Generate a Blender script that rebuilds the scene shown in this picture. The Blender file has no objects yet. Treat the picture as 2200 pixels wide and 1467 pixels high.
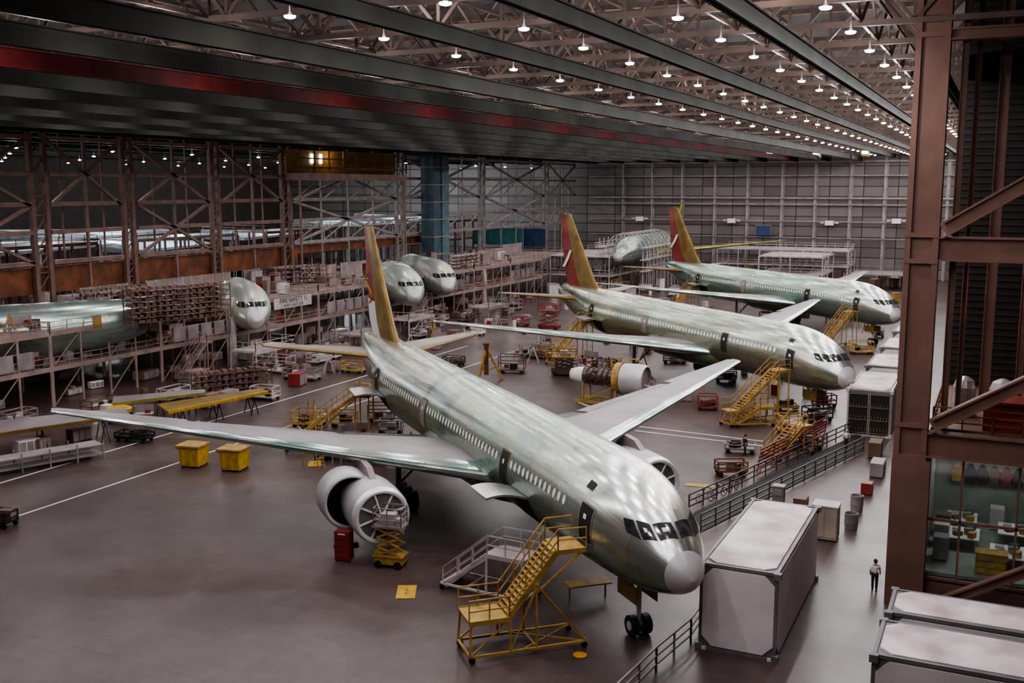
import bpy, math, random
from mathutils import Vector, Matrix
random.seed(7)
SC=bpy.context.scene; COL=SC.collection
PI=math.pi
# ------------------------------------------------------------ camera
FPX=2237.9; H=23.268; HZ=332.0; VXP=1068.0
pit=math.atan(HZ/FPX); yaw=math.atan(VXP*math.cos(pit)/FPX)
F=Vector((-math.sin(yaw)*math.cos(pit),math.cos(yaw)*math.cos(pit),-math.sin(pit)))
R=Vector((math.cos(yaw),math.sin(yaw),0)); U=R.cross(F)
cd=bpy.data.cameras.new('camera'); cam=bpy.data.objects.new('camera',cd); COL.objects.link(cam)
cd.sensor_width=36; cd.lens=FPX/2200*36; cd.clip_end=2000; cd.clip_start=.5
cam.matrix_world=Matrix(((R.x,U.x,-F.x,0),(R.y,U.y,-F.y,0),(R.z,U.z,-F.z,H),(0,0,0,1)))
SC.camera=cam
def ray(px,py): return F*FPX+R*(px-1100)+U*(733.5-py)
def G(px,py,z=0.0):
    d=ray(px,py); t=(z-H)/d.z; return Vector((d.x*t,d.y*t,z))
def atX(px,py,X):
    d=ray(px,py); t=X/d.x; return Vector((X,d.y*t,H+d.z*t))
def atY(px,py,Y):
    d=ray(px,py); t=Y/d.y; return Vector((d.x*t,Y,H+d.z*t))
# ------------------------------------------------------------ materials
MC={}
def mat(name,col,metal=0.0,rough=.6,var=.35,scale=.6,col2=None,emit=0,bump=0,spec=None):
    if name in MC: return MC[name]
    m=bpy.data.materials.new(name); m.use_nodes=True; nt=m.node_tree; b=nt.nodes['Principled BSDF']
    b.inputs['Metallic'].default_value=metal; b.inputs['Roughness'].default_value=rough
    if spec is not None: b.inputs['Specular IOR Level'].default_value=spec
    if emit:
        b.inputs['Emission Color'].default_value=(*col,1); b.inputs['Emission Strength'].default_value=emit
        b.inputs['Base Color'].default_value=(*col,1)
    else:
        tc=nt.nodes.new('ShaderNodeTexCoord'); n=nt.nodes.new('ShaderNodeTexNoise'); n.inputs['Scale'].default_value=scale
        n.inputs['Detail'].default_value=6
        r=nt.nodes.new('ShaderNodeValToRGB'); c2=col2 or tuple(c*(1-var) for c in col)
        r.color_ramp.elements[0].color=(*c2,1); r.color_ramp.elements[1].color=(*col,1)
        r.color_ramp.elements[0].position=.35; r.color_ramp.elements[1].position=.65
        nt.links.new(tc.outputs['Object'],n.inputs['Vector']); nt.links.new(n.outputs['Fac'],r.inputs['Fac'])
        nt.links.new(r.outputs['Color'],b.inputs['Base Color'])
        if bump:
            bp=nt.nodes.new('ShaderNodeBump'); bp.inputs['Strength'].default_value=bump
            nt.links.new(n.outputs['Fac'],bp.inputs['Height']); nt.links.new(bp.outputs['Normal'],b.inputs['Normal'])
    MC[name]=m; return m
M_steel=mat('brown_steel',(.24,.14,.12),rough=.6)
M_gsteel=mat('grey_steel',(.31,.265,.265),rough=.5)
M_pale=mat('pale_paint',(.58,.51,.50),rough=.5)
M_white=mat('white_paint',(.82,.76,.77),rough=.5,var=.15)
M_dirty=mat('dirty_white_top',(.78,.70,.71),rough=.7,scale=.45,col2=(.42,.33,.33))
M_cont=mat('container_grey',(.22,.20,.215),rough=.55)
M_cside=mat('container_side',(.66,.60,.62),rough=.55,var=.15)
M_yel=mat('yellow_paint',(.48,.29,.07),rough=.55,scale=1.5,var=.45)
M_byel=mat('bright_yellow',(.62,.38,.04),rough=.5,var=.35,scale=2)
M_org=mat('orange_paint',(.24,.08,.028),rough=.6,var=.55)
M_red=mat('red_paint',(.28,.035,.028),rough=.5,var=.4)
M_dred=mat('dark_red_beam',(.10,.012,.012),rough=.68,spec=.16)
M_black=mat('black_rubber',(.012,.011,.012),rough=.6)
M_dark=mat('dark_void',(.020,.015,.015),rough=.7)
M_brown=mat('brown_clutter',(.16,.088,.06),rough=.6)
M_grn=mat('green_beam',(.040,.041,.032),rough=.65,var=.5,spec=.16,scale=.3)
M_roof=mat('roof_steel',(.13,.085,.07),rough=.6)
M_alu=mat('bare_aluminium',(.60,.59,.59),metal=.8,rough=.3,var=.25,scale=.8)
M_nac=mat('nacelle_grey',(.58,.56,.57),metal=.25,rough=.4,var=.2,scale=.8)
M_blu=mat('blue_panel',(.03,.06,.15),rough=.6)
M_teal=mat('teal_panel',(.03,.17,.17),rough=.6)
M_blucol=mat('blue_green_column',(.06,.11,.14),rough=.6)
M_skin=mat('skin',(.45,.25,.18),rough=.6,var=.1)
M_hair=mat('hair',(.04,.025,.02),rough=.8)
M_navy=mat('navy_cloth',(.02,.025,.05),rough=.9)
M_shirt=mat('white_shirt',(.75,.75,.78),rough=.9,var=.15,scale=4)
M_dshirt=mat('dark_shirt',(.06,.03,.03),rough=.9)
M_lamp=mat('lamp_glow',(1.0,.96,.97),emit=820)
M_bay=mat('blue_white_skin',(.60,.68,.73),metal=.2,rough=.4)
M_gold=mat('gold_primer',(.28,.175,.045),metal=.35,rough=.4,var=.45,scale=.5)
M_wgrey=mat('wing_grey',(.31,.265,.28),metal=.25,rough=.4,var=.3,scale=.35)
M_le=mat('leading_edge_metal',(.70,.71,.70),metal=.92,rough=.2,scale=.3,col2=(.24,.45,.38))
M_yg=mat('yellow_green_edge',(.40,.36,.10),metal=.3,rough=.4,scale=.8)
M_win=mat('window_white',(.85,.84,.78),rough=.6,var=.1)
M_glass=mat('dark_glass',(.16,.155,.16),metal=.7,rough=.12,var=.6,scale=3)
M_rado=mat('radome_grey',(.60,.57,.58),metal=.3,rough=.36,var=.12)
M_lip=mat('polished_lip',(.85,.84,.85),metal=.4,rough=.3,var=.1)
M_conc=mat('office_floor',(.27,.29,.27),rough=.5)
def glassmat():
    m=bpy.data.materials.new('window_glass'); m.use_nodes=True; nt=m.node_tree
    for n in list(nt.nodes): nt.nodes.remove(n)
    o=nt.nodes.new('ShaderNodeOutputMaterial'); mx=nt.nodes.new('ShaderNodeMixShader'); t=nt.nodes.new('ShaderNodeBsdfTransparent'); g=nt.nodes.new('ShaderNodeBsdfGlossy')
    g.inputs['Roughness'].default_value=.05; mx.inputs[0].default_value=.07; t.inputs[0].default_value=(.95,1,.99,1)
    nt.links.new(t.outputs[0],mx.inputs[1]); nt.links.new(g.outputs[0],mx.inputs[2]); nt.links.new(mx.outputs[0],o.inputs[0]); return m
M_clear=glassmat()
def floormat():
    m=bpy.data.materials.new('sealed_concrete'); m.use_nodes=True; nt=m.node_tree; b=nt.nodes['Principled BSDF']; L=nt.links.new; N=nt.nodes.new
    tc=N('ShaderNodeTexCoord')
    n=N('ShaderNodeTexNoise'); n.inputs['Scale'].default_value=.10; n.inputs['Detail'].default_value=9; n.inputs['Roughness'].default_value=.6
    r=N('ShaderNodeValToRGB'); r.color_ramp.elements[0].position=.28; r.color_ramp.elements[1].position=.74
    r.color_ramp.elements[0].color=(.050,.033,.030,1); r.color_ramp.elements[1].color=(.135,.094,.088,1)
    br=N('ShaderNodeTexBrick'); br.inputs['Scale'].default_value=1; br.inputs['Brick Width'].default_value=9; br.inputs['Row Height'].default_value=9
    br.inputs['Mortar Size'].default_value=.03; br.offset=0; br.inputs['Color1'].default_value=(1,1,1,1); br.inputs['Color2'].default_value=(.9,.9,.9,1); br.inputs['Mortar'].default_value=(.6,.6,.6,1)
    mx=N('ShaderNodeMix'); mx.data_type='RGBA'; mx.blend_type='MULTIPLY'; mx.inputs[0].default_value=1
    n4=N('ShaderNodeTexNoise'); n4.inputs['Scale'].default_value=.9; n4.inputs['Detail'].default_value=9; n4.inputs['Roughness'].default_value=.7
    r4=N('ShaderNodeValToRGB'); r4.color_ramp.elements[0].position=.25; r4.color_ramp.elements[1].position=.7; r4.color_ramp.elements[0].color=(.55,.51,.50,1); r4.color_ramp.elements[1].color=(1.15,1.15,1.15,1)
    mx4=N('ShaderNodeMix'); mx4.data_type='RGBA'; mx4.blend_type='MULTIPLY'; mx4.inputs[0].default_value=.75
    n2=N('ShaderNodeTexNoise'); n2.inputs['Scale'].default_value=.3; n2.inputs['Detail'].default_value=3
    mr=N('ShaderNodeMapRange'); mr.inputs['To Min'].default_value=.26; mr.inputs['To Max'].default_value=.46
    for k in (n,n2,br,n4): L(tc.outputs['Object'],k.inputs['Vector'])
    L(n.outputs['Fac'],r.inputs['Fac']); L(r.outputs['Color'],mx.inputs[6]); L(br.outputs['Color'],mx.inputs[7])
    L(n4.outputs['Fac'],r4.inputs['Fac']); L(mx.outputs[2],mx4.inputs[6]); L(r4.outputs['Color'],mx4.inputs[7]); L(mx4.outputs[2],b.inputs['Base Color'])
    L(n2.outputs['Fac'],mr.inputs['Value']); L(mr.outputs['Result'],b.inputs['Roughness']); return m
def wallmat():
    m=bpy.data.materials.new('panelled_wall'); m.use_nodes=True; nt=m.node_tree; b=nt.nodes['Principled BSDF']; L=nt.links.new
    tc=nt.nodes.new('ShaderNodeTexCoord'); mp=nt.nodes.new('ShaderNodeMapping'); mp.inputs['Rotation'].default_value=(PI/2,0,0)
    br=nt.nodes.new('ShaderNodeTexBrick'); br.inputs['Scale'].default_value=1; br.inputs['Brick Width'].default_value=8.4; br.inputs['Row Height'].default_value=2.6
    br.inputs['Mortar Size'].default_value=.13; br.offset=0; br.inputs['Color1'].default_value=(.185,.16,.15,1); br.inputs['Color2'].default_value=(.115,.10,.095,1); br.inputs['Mortar'].default_value=(.03,.024,.022,1)
    L(tc.outputs['Object'],mp.inputs['Vector']); L(mp.outputs['Vector'],br.inputs['Vector']); L(br.outputs['Color'],b.inputs['Base Color']); b.inputs['Roughness'].default_value=.6; return m
def skinmat(name,secs,green,streak=.12,gmax=.75,metal=.86,r0=.18,r1=.34):
    m=bpy.data.materials.new(name); m.use_nodes=True; nt=m.node_tree; b=nt.nodes['Principled BSDF']; L=nt.links.new; N=nt.nodes.new
    uv=N('ShaderNodeUVMap'); sp=N('ShaderNodeSeparateXYZ'); L(uv.outputs[0],sp.inputs[0])
    ra=N('ShaderNodeValToRGB'); ra.color_ramp.interpolation='CONSTANT'
    e=ra.color_ramp.elements
    while len(e)>1: e.remove(e[-1])
    e[0].position=0; e[0].color=(*secs[0][1],1)
    for x,c in secs[1:]:
        k=e.new(x/63.0); k.color=(*c,1)
    L(sp.outputs[0],ra.inputs[0])
    vm=N('ShaderNodeVectorMath'); vm.operation='MULTIPLY'; vm.inputs[1].default_value=(63,19.5,1); L(uv.outputs[0],vm.inputs[0])
    br=N('ShaderNodeTexBrick'); br.inputs['Scale'].default_value=1; br.inputs['Brick Width'].default_value=5.4; br.inputs['Row Height'].default_value=2.17; br.inputs['Mortar Size'].default_value=.026
    br.inputs['Color1'].default_value=(1.08,1.08,1.05,1); br.inputs['Color2'].default_value=(.68,.77,.72,1); br.inputs['Mortar'].default_value=(.62,.54,.30,1); br.offset=.5
    L(vm.outputs[0],br.inputs['Vector'])
    mx=N('ShaderNodeMix'); mx.data_type='RGBA'; mx.blend_type='MULTIPLY'; mx.inputs[0].default_value=1; L(ra.outputs[0],mx.inputs[6]); L(br.outputs[0],mx.inputs[7])
    sm=N('ShaderNodeVectorMath'); sm.operation='MULTIPLY'; sm.inputs[1].default_value=(.10,2.6,1); L(vm.outputs[0],sm.inputs[0])
    n=N('ShaderNodeTexNoise'); n.inputs['Scale'].default_value=1; n.inputs['Detail'].default_value=3; L(sm.outputs[0],n.inputs['Vector'])
    rs=N('ShaderNodeMapRange'); rs.inputs['From Min'].default_value=.42; rs.inputs['From Max'].default_value=.8; rs.inputs['To Max'].default_value=streak*5; L(n.outputs['Fac'],rs.inputs['Value'])
    m2=N('ShaderNodeMix'); m2.data_type='RGBA'; L(rs.outputs[0],m2.inputs[0]); L(mx.outputs[2],m2.inputs[6]); m2.inputs[7].default_value=(.56,.49,.26,1)
    nc=N('ShaderNodeTexNoise'); nc.inputs['Scale'].default_value=.22; nc.inputs['Detail'].default_value=2; L(vm.outputs[0],nc.inputs['Vector'])
    rc_=N('ShaderNodeMapRange'); rc_.inputs['From Min'].default_value=.4; rc_.inputs['From Max'].default_value=.75; rc_.inputs['To Max'].default_value=.5; L(nc.outputs['Fac'],rc_.inputs['Value'])
    m5=N('ShaderNodeMix'); m5.data_type='RGBA'; L(rc_.outputs[0],m5.inputs[0]); L(m2.outputs[2],m5.inputs[6]); m5.inputs[7].default_value=(.32,.50,.48,1)
    a=N('ShaderNodeMath'); a.operation='SUBTRACT'; a.inputs[1].default_value=.5; L(sp.outputs[1],a.inputs[0])
    ab=N('ShaderNodeMath'); ab.operation='ABSOLUTE'; L(a.outputs[0],ab.inputs[0])
    gr=N('ShaderNodeMapRange'); gr.inputs['From Min'].default_value=.17; gr.inputs['From Max'].default_value=.31; gr.inputs['To Max'].default_value=gmax; L(ab.outputs[0],gr.inputs['Value'])
    m3=N('ShaderNodeMix'); m3.data_type='RGBA'; L(gr.outputs[0],m3.inputs[0]); L(m5.outputs[2],m3.inputs[6]); m3.inputs[7].default_value=(*green,1)
    L(m3.outputs[2],b.inputs['Base Color'])
    b.inputs['Metallic'].default_value=metal
    rr=N('ShaderNodeMapRange'); rr.inputs['From Min'].default_value=.3; rr.inputs['From Max'].default_value=.7; rr.inputs['To Min'].default_value=r0; rr.inputs['To Max'].default_value=r1; L(n.outputs['Fac'],rr.inputs['Value']); L(rr.outputs[0],b.inputs['Roughness'])
    sm2=N('ShaderNodeVectorMath'); sm2.operation='MULTIPLY'; sm2.inputs[1].default_value=(.8,1.6,1); L(vm.outputs[0],sm2.inputs[0])
    n3=N('ShaderNodeTexNoise'); n3.inputs['Scale'].default_value=1.0; n3.inputs['Detail'].default_value=1; L(sm2.outputs[0],n3.inputs['Vector'])
    bp=N('ShaderNodeBump'); bp.inputs['Strength'].default_value=.04; bp.inputs['Distance'].default_value=.10; L(n3.outputs['Fac'],bp.inputs['Height']); L(bp.outputs[0],b.inputs['Normal'])
    return m
SV=(.72,.70,.71)
SK1=skinmat('fuselage_skin_silver',[(0,SV),(9.2,(.54,.56,.53)),(13,(.43,.49,.46)),(20,(.54,.54,.52)),(28,(.27,.30,.31)),(29.5,(.46,.48,.46)),(33,(.17,.19,.20)),(34.2,(.48,.48,.47)),(40,(.54,.52,.52)),(48,(.48,.46,.46)),(56,(.40,.35,.28))],(.22,.34,.27))
SK2=skinmat('fuselage_skin_olive',[(0,SV),(8,(.58,.58,.55)),(14,(.48,.50,.46)),(24,(.56,.56,.52)),(33,(.44,.47,.42)),(42,(.54,.54,.50)),(55,(.40,.37,.29))],(.33,.32,.20))
SK3=skinmat('fuselage_skin_teal',[(0,SV),(9,(.54,.60,.57)),(18,(.42,.53,.50)),(28,(.52,.58,.56)),(40,(.39,.50,.47)),(52,(.32,.43,.40))],(.22,.34,.28),gmax=.7)
SK4=skinmat('nose_skin_grey',[(0,(.60,.58,.58)),(9,(.48,.49,.48)),(30,(.36,.45,.42))],(.28,.35,.31),gmax=.5,metal=.65,r0=.3,r1=.45)
# ------------------------------------------------------------ mesh helpers
class MB:
    def __init__(s): s.v=[]; s.f=[]; s.m=[]; s.k=0
    def add(s,vs,fs):
        n=len(s.v); s.v+=[tuple(p) for p in vs]; s.f+=[tuple(i+n for i in f) for f in fs]; s.m+=[s.k]*len(fs); return s
    def box(s,cx,cy,cz,sx,sy,sz,rz=0):
        c,d=math.cos(rz),math.sin(rz); vs=[]
        for z in (-.5,.5):
            for x,y in ((-.5,-.5),(.5,-.5),(.5,.5),(-.5,.5)):
                X,Y=x*sx,y*sy; vs.append((cx+X*c-Y*d,cy+X*d+Y*c,cz+z*sz))
        return s.add(vs,[(3,2,1,0),(4,5,6,7),(0,1,5,4),(1,2,6,5),(2,3,7,6),(3,0,4,7)])
    def b2(s,x0,x1,y0,y1,z0,z1): return s.box((x0+x1)/2,(y0+y1)/2,(z0+z1)/2,abs(x1-x0),abs(y1-y0),abs(z1-z0))
    def bar(s,p,q,w,h=None):
        h=h or w; p=Vector(p); q=Vector(q); d=(q-p)
        if d.length<1e-6: return s
        d.normalize(); up=Vector((0,0,1)) if abs(d.z)<.95 else Vector((0,1,0))
        a=d.cross(up).normalized(); b=a.cross(d)
        vs=[e+a*i*w/2+b*j*h/2 for e in (p,q) for i,j in ((-1,-1),(1,-1),(1,1),(-1,1))]
        return s.add(vs,[(3,2,1,0),(4,5,6,7),(0,1,5,4),(1,2,6,5),(2,3,7,6),(3,0,4,7)])
    def tube(s,p,q,r,r2=None,n=10,cap=True):
        r2=r if r2 is None else r2; p=Vector(p); q=Vector(q); d=(q-p).normalized(); up=Vector((0,0,1)) if abs(d.z)<.95 else Vector((0,1,0))
        a=d.cross(up).normalized(); b=a.cross(d)
        vs=[e+(a*math.cos(2*PI*i/n)+b*math.sin(2*PI*i/n))*rr for e,rr in ((p,r),(q,r2)) for i in range(n)]
        fs=[(i,(i+1)%n,n+(i+1)%n,n+i) for i in range(n)]
        if cap: fs+=[tuple(range(n-1,-1,-1)),tuple(range(n,2*n))]
        return s.add(vs,fs)
    def loft(s,rings,closed=True,cap=True):
        n=len(rings[0]); vs=[p for r in rings for p in r]; fs=[]
        for i in range(len(rings)-1):
            for j in range(n if closed else n-1):
                k=(j+1)%n; fs.append((i*n+j,i*n+k,(i+1)*n+k,(i+1)*n+j))
        if cap: fs+=[tuple(range(n-1,-1,-1)),tuple((len(rings)-1)*n+j for j in range(n))]
        return s.add(vs,fs)
    def lathe(s,prof,c=(0,0,0),axis='z',n=24,a0=0,a1=2*PI):
        full=abs(a1-a0-2*PI)<1e-6; rings=[]
        for h,r in prof:
            ring=[]
            for i in range(n if full else n+1):
                a=a0+(a1-a0)*i/n
                if axis=='z': ring.append((c[0]+r*math.cos(a),c[1]+r*math.sin(a),c[2]+h))
                else: ring.append((c[0]+h,c[1]+r*math.sin(a),c[2]+r*math.cos(a)))
            rings.append(ring)
        return s.loft(rings,closed=full,cap=False)
    def build(s,name,mats,parent=None,smooth=False,loc=None,rz=0):
        me=bpy.data.meshes.new(name); me.from_pydata(s.v,[],s.f)
        for m in (mats if isinstance(mats,(list,tuple)) else [mats]): me.materials.append(m)
        me.polygons.foreach_set('material_index',s.m)
        if smooth: me.polygons.foreach_set('use_smooth',[True]*len(s.f))
        me.update(); o=bpy.data.objects.new(name,me); COL.objects.link(o)
        if parent: o.parent=parent
        if loc is not None: o.location=loc
        o.rotation_euler.z=rz; return o
def tag(o,label,cat,group=None,kind=None):
    if label: o['label']=label
    if cat: o['category']=cat
    if group: o['group']=group
    if kind: o['kind']=kind
    return o
def thing(name,label,cat,loc=(0,0,0),rz=0,group=None):
    o=bpy.data.objects.new(name,None); COL.objects.link(o); o.location=loc; o.rotation_euler=(0,0,rz); o.empty_display_size=.3
    return tag(o,label,cat,group)
def struct(o,label,cat='structure'): return tag(o,label,cat,kind='structure')
def dup(root,loc,rz,label=None,group=None):
    r=root.copy(); COL.objects.link(r); r.location=loc; r.rotation_euler=(0,0,rz)
    if label: r['label']=label
    if group: r['group']=group
    for ch in list(root.children):
        c=ch.copy(); COL.objects.link(c); c.parent=r
        for g in list(ch.children):
            d=g.copy(); COL.objects.link(d); d.parent=c
    return r
def plight(name,loc,w,col=(1,.93,.9),r=.2):
    l=bpy.data.lights.new(name,'POINT'); l.energy=w; l.color=col; l.shadow_soft_size=r; o=bpy.data.objects.new(name,l); COL.objects.link(o); o.location=loc; return o
ORD=['first','second','third','fourth','fifth','sixth','seventh','eighth','ninth','tenth','eleventh','twelfth','thirteenth','fourteenth','fifteenth','sixteenth']
# ------------------------------------------------------------ setting
FY=282.0; LX=-112.0; CZ=31.3
struct(MB().b2(-215,30,-5,FY+2,-.3,0).build('floor',floormat()),'dark reddish brown sealed concrete factory floor','floor')
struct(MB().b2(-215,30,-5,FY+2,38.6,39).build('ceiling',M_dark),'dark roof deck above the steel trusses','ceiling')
struct(MB().b2(-215,30,FY,FY+1,0,39).build('wall_far',wallmat()),'grey panelled far end wall of the assembly hall','wall')
struct(MB().b2(-216,-215,-5,FY,0,39).build('wall_left',mat('dim_brown_wall',(.075,.052,.045))),'dark wall at the far side of the neighbouring bay','wall')
w=MB().b2(-3,-2.4,76,FY,0,39)
for i in range(26): w.b2(-3.2,-3,76,FY,2+i*1.3,2.25+i*1.3)
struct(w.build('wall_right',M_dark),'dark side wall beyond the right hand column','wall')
w=MB().b2(-3,12,75,76,0,39)
for i in range(60): w.b2(-3,12,74.85,75,10+i*.45,10.12+i*.45)
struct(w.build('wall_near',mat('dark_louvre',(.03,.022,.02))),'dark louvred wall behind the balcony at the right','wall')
n=0
for px in (1340,1402,1466,1536,1606,1680,1751,1826,1900,1965,2035):
    n+=1; x=atY(px,460,FY).x
    struct(MB().b2(x-.22,x+.22,FY-.9,FY,0,CZ+.5).b2(x-.5,x+.5,FY-.25,FY,0,CZ).build('trim_%d'%n,mat('rib_grey',(.36,.32,.31))),'pale vertical steel rib on the far wall','trim')
for z,t in ((20.2,.45),(18.6,.3),(14.2,.3),(10,.2),(26,.3),(29.5,.4)):
    n+=1; struct(MB().b2(-108,-3.3,FY-1.4,FY-1.0,z,z+t).build('trim_%d'%n,M_gsteel),'horizontal pipe rail along the far wall','trim')
g='painted white lines on the floor'
def fline(pts,w=.18,label='thin white line painted on the brown floor'):
    m=MB()
    for p,q in zip(pts[:-1],pts[1:]): m.bar((p[0],p[1],.008),(q[0],q[1],.008),w,.012)
    tag(m.build('floor_line',M_white),label,'floor marking',g)
fline([(-62.6,-4),(-62.6,135)],.2,'white floor line nearer the airliners, passing the yellow bins')
fline([(-71,-4),(-71,135)],.2,'white floor line nearer the left work platforms')
a=G(1365,915);b=G(1640,948);fline([a,b],.2,'upper white floor line between first and second airliner')
a=G(1365,925);b=G(1640,958);fline([a,b],.2,'lower white floor line between first and second airliner')
# ------------------------------------------------------------ roof
i=0
gx=[-4.6,-11,-18.4,-26.2,-34.2,-42.2,-50.2,-58.2,-66,-74,-82,-90,-98,-106]
for x in gx:
    m=MB(); zb=30.45 if x>-30 else 29.75; d=.9 if x>-30 else 1.1; hw=.24 if x>-30 else .28
    y0=20 if i else 64
    m.b2(x-hw,x+hw,y0,FY-1,zb,zb+.1).b2(x-.07,x+.07,y0,FY-1,zb,zb+d).b2(x-hw,x+hw,y0,FY-1,zb+d-.08,zb+d)
    lab='red overhead crane girder running along the hall' if i==6 else 'grey green overhead crane girder, %s from the right hand column'%ORD[i if i<6 else i-1]
    tag(m.build('crane_girder',M_dred if i==6 else M_grn),lab,'girder','overhead crane girders'); i+=1
for k in range(32):
    y=36+k*8; m=MB(); z0,z1=31.9,36.5
    m.bar((-110,y,z0),(3,y,z0),.3); m.bar((-110,y,z1),(3,y,z1),.35)
    for j in range(14):
        x0=3-j*8; m.bar((x0,y,z0),(x0-4,y,z1),.2); m.bar((x0-4,y,z1),(x0-8,y,z0),.2); m.bar((x0,y,z0),(x0,y,z1),.2)
    tag(m.build('roof_truss',M_roof),'open web brown steel roof truss spanning across the hall','truss','roof trusses across the hall')
for j,x in enumerate((-7.7,-14.3,-22.1,-30.2,-38.2,-46.2,-54.2,-70,-86)):
    m=MB(); m.bar((x,20,34.2),(x,FY-1,34.2),.22); m.bar((x,20,32),(x,FY-1,32),.16)
    for k in range(31): m.bar((x,36+k*8,32),(x,40+k*8,34.2),.14); m.bar((x,40+k*8,34.2),(x,44+k*8,32),.14)
    tag(m.build('roof_purlin_truss',M_roof),'long lengthwise bracing truss under the roof, %s from the right'%ORD[j],'truss','lengthwise roof bracing')
lx=[-7.7,-14.3,-22.1,-30.2,-38.2,-46.2,-54.2,-62.2,-70.2,-78.2,-86.2,-94.2]
ml=MB(); ml.lathe([(.22,.05),(.15,.08),(.05,.17),(.04,.20)],n=14); ml.tube((0,0,.2),(0,0,1.2),.03,n=6)
me=MB(); me.lathe([(-.07,.001),(-.06,.18),(-.02,.255),(.045,.27)],n=12)
lamp=None
for i,x in enumerate(lx):
    for k in range(-3,30):
        if x<-34 and k%2: continue
        if k<0 and (x<-25): continue
        p=(x,40.2+8*k,30.95)
        if lamp is None:
            lamp=ml.build('ceiling_lamp',M_dark,loc=p); tag(lamp,'round glowing high bay lamp hanging under the dark roof','lamp','high bay lamps in rows under the roof')
            lens=me.build('lens',M_lamp,lamp)
        else: dup(lamp,p,0)
for x in (-11,-30,-50,-74,-98):
    for k in range(9): plight('truss_fill',(x,50+k*27,33.2),380,(1,.82,.7),.15)  # added fill lights without fixtures, to brighten the roof trusses
dup(lamp,(2,42,30.95),0)  # extra out-of-view lamp off the rows, added to light the right column
M_cabglow=mat('cab_window_glow',(1,.95,.85),emit=10)
for j,(px,py) in enumerate(((1560,318),(1655,322),(1755,325),(1860,322))):
    v=atY(px,py,262)
    t=thing('crane_cab','yellow crane hoist near the far wall, %s from the left'%ORD[j],'crane',(v.x,262,v.z-.6),0,'yellow crane hoists at the far end')
    MB().box(0,0,.8,4.2,1.2,.5).box(0,0,1.3,5,.3,.35).build('beam',M_byel,t)
    MB().box(0,0,-.2,1.8,1.6,1.4).box(0,0,.55,2.2,1.8,.2).build('cab',M_pale if j in(0,2) else M_byel,t)
    MB().box(0,-.85,0,1.4,.05,.7).build('window',M_cabglow,t)  # glow is set in the pane material itself
    MB().bar((0,0,1.3),(0,0,5),.25).build('hanger',M_byel,t)
# ------------------------------------------------------------ left truss wall (open columns)
def tcol(x,y,w,label,m_=M_steel,depth=1.6):
    t=thing('trussed_column',label,'column',(x,y,0),0,'trussed steel columns along the left bay')
    for s in (-1,1): MB().b2(-.3,.3,s*w/2-.3,s*w/2+.3,0,34).b2(-.42,.42,s*w/2-.4,s*w/2+.4,0,1).build('post',m_,t)
    m=MB(); n=int(32/w/1.1); dz=32/n
    for k in range(n): m.bar((0,-w/2,k*dz),(0,w/2,(k+1)*dz),.16); m.bar((0,-w/2,(k+1)*dz),(0,w/2,(k+1)*dz),.16)
    m.build('lacing',m_,t); return t
cpx=[85,275,462,615,858,1035,1172,1283]
cy=[atX(p,450,LX).y for p in cpx]
for i,y in enumerate(cy): tcol(LX,y,2.2 if i not in(1,2) else 1.6,'tall laced steel column of the left bay, %s from the left edge'%ORD[i],M_steel if i<4 else M_gsteel)
ys=[atX(-220,450,LX).y]+cy
M_brace=mat('brace_steel',(.29,.18,.155),rough=.55)
M_brace2=mat('brace_steel_grey',(.36,.31,.30),rough=.55)
for i in range(len(ys)-1):
    y0,y1=ys[i]+1.5,min(ys[i+1]-1.5,FY-3); MM=M_brace if i<4 else M_brace2
    if y1<y0: continue
    t=thing('girder_bay','horizontal girts with diagonal braces left of the %s laced column'%ORD[i],'girder',(LX+.1,0,0),0,'girts and braces between the columns')
    for z in (13.3,17.2,20.8,24.7,29.2): MB().b2(-.3,.3,y0,y1,z,z+.55).build('girt',MM,t)
    for za,zb in (((20.8,29.2),) if i%2 else ((13.6,20.8),(20.8,29.2))):
        MB().bar((0,y0,za),(0,y1,zb),.4).bar((.1,y0,zb),(.1,y1,za),.4).build('cross_brace',MM,t)
    m=MB()
    if i>=4:
        nn=4
        for k in range(nn):
            a=y0+(y1-y0)*k/nn; b=y0+(y1-y0)*(k+1)/nn
            m.bar((0,a,13.5),(0,b,17.2),.2); m.bar((0,b,24.7),(0,a,20.8),.2)
            if k<nn-1: m.bar((0,b,0),(0,b,31),.25)
    else:
        b=(y0+y1)/2; m.bar((0,b,0),(0,b,31),.35); m.bar((-1.2,b-3,0),(-1.2,b-3,31),.2); m.bar((-1.2,b+4,0),(-1.2,b+4,31),.2)
    m.build('web',MM,t)
struct(MB().b2(LX-1,LX-.5,20,150,9.6,13.0).build('trim_30',M_org),'orange painted beam band behind the left platforms','trim')
struct(MB().b2(LX-1,LX-.6,150,200,11.6,13.0).build('trim_31',M_org),'short far end of the orange beam band','trim')
a=atX(935,440,LX+3)
t=thing('duct_column','tall blue green clad duct column beside the trusses','column',(LX+3,a.y,0)); DY=a.y
MB().b2(-1.5,1.5,-3.3,-.4,0,33).build('panel',M_blucol,t); MB().b2(-1.5,1.5,.4,3.3,0,33).build('panel',mat('blue_green_light',(.11,.20,.24)),t)
m=MB()
for k in range(9): m.b2(-1.6,1.6,-3.4,3.4,2+k*3.6,2.25+k*3.6)
m.build('band',M_gsteel,t)
a=atX(612,350,LX+1.5);b=atX(858,350,LX+1.5)
t=thing('control_room','high yellow lit crane control room between the columns','room',(LX+2.2,(a.y+b.y)/2,0)); L=(b.y-a.y)/2-1
MB().b2(-1.5,1.5,-L,L,24.4,25.6).b2(1.3,1.5,-L,L,26.4,26.7).build('floor_beam',M_brace,t)
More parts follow.
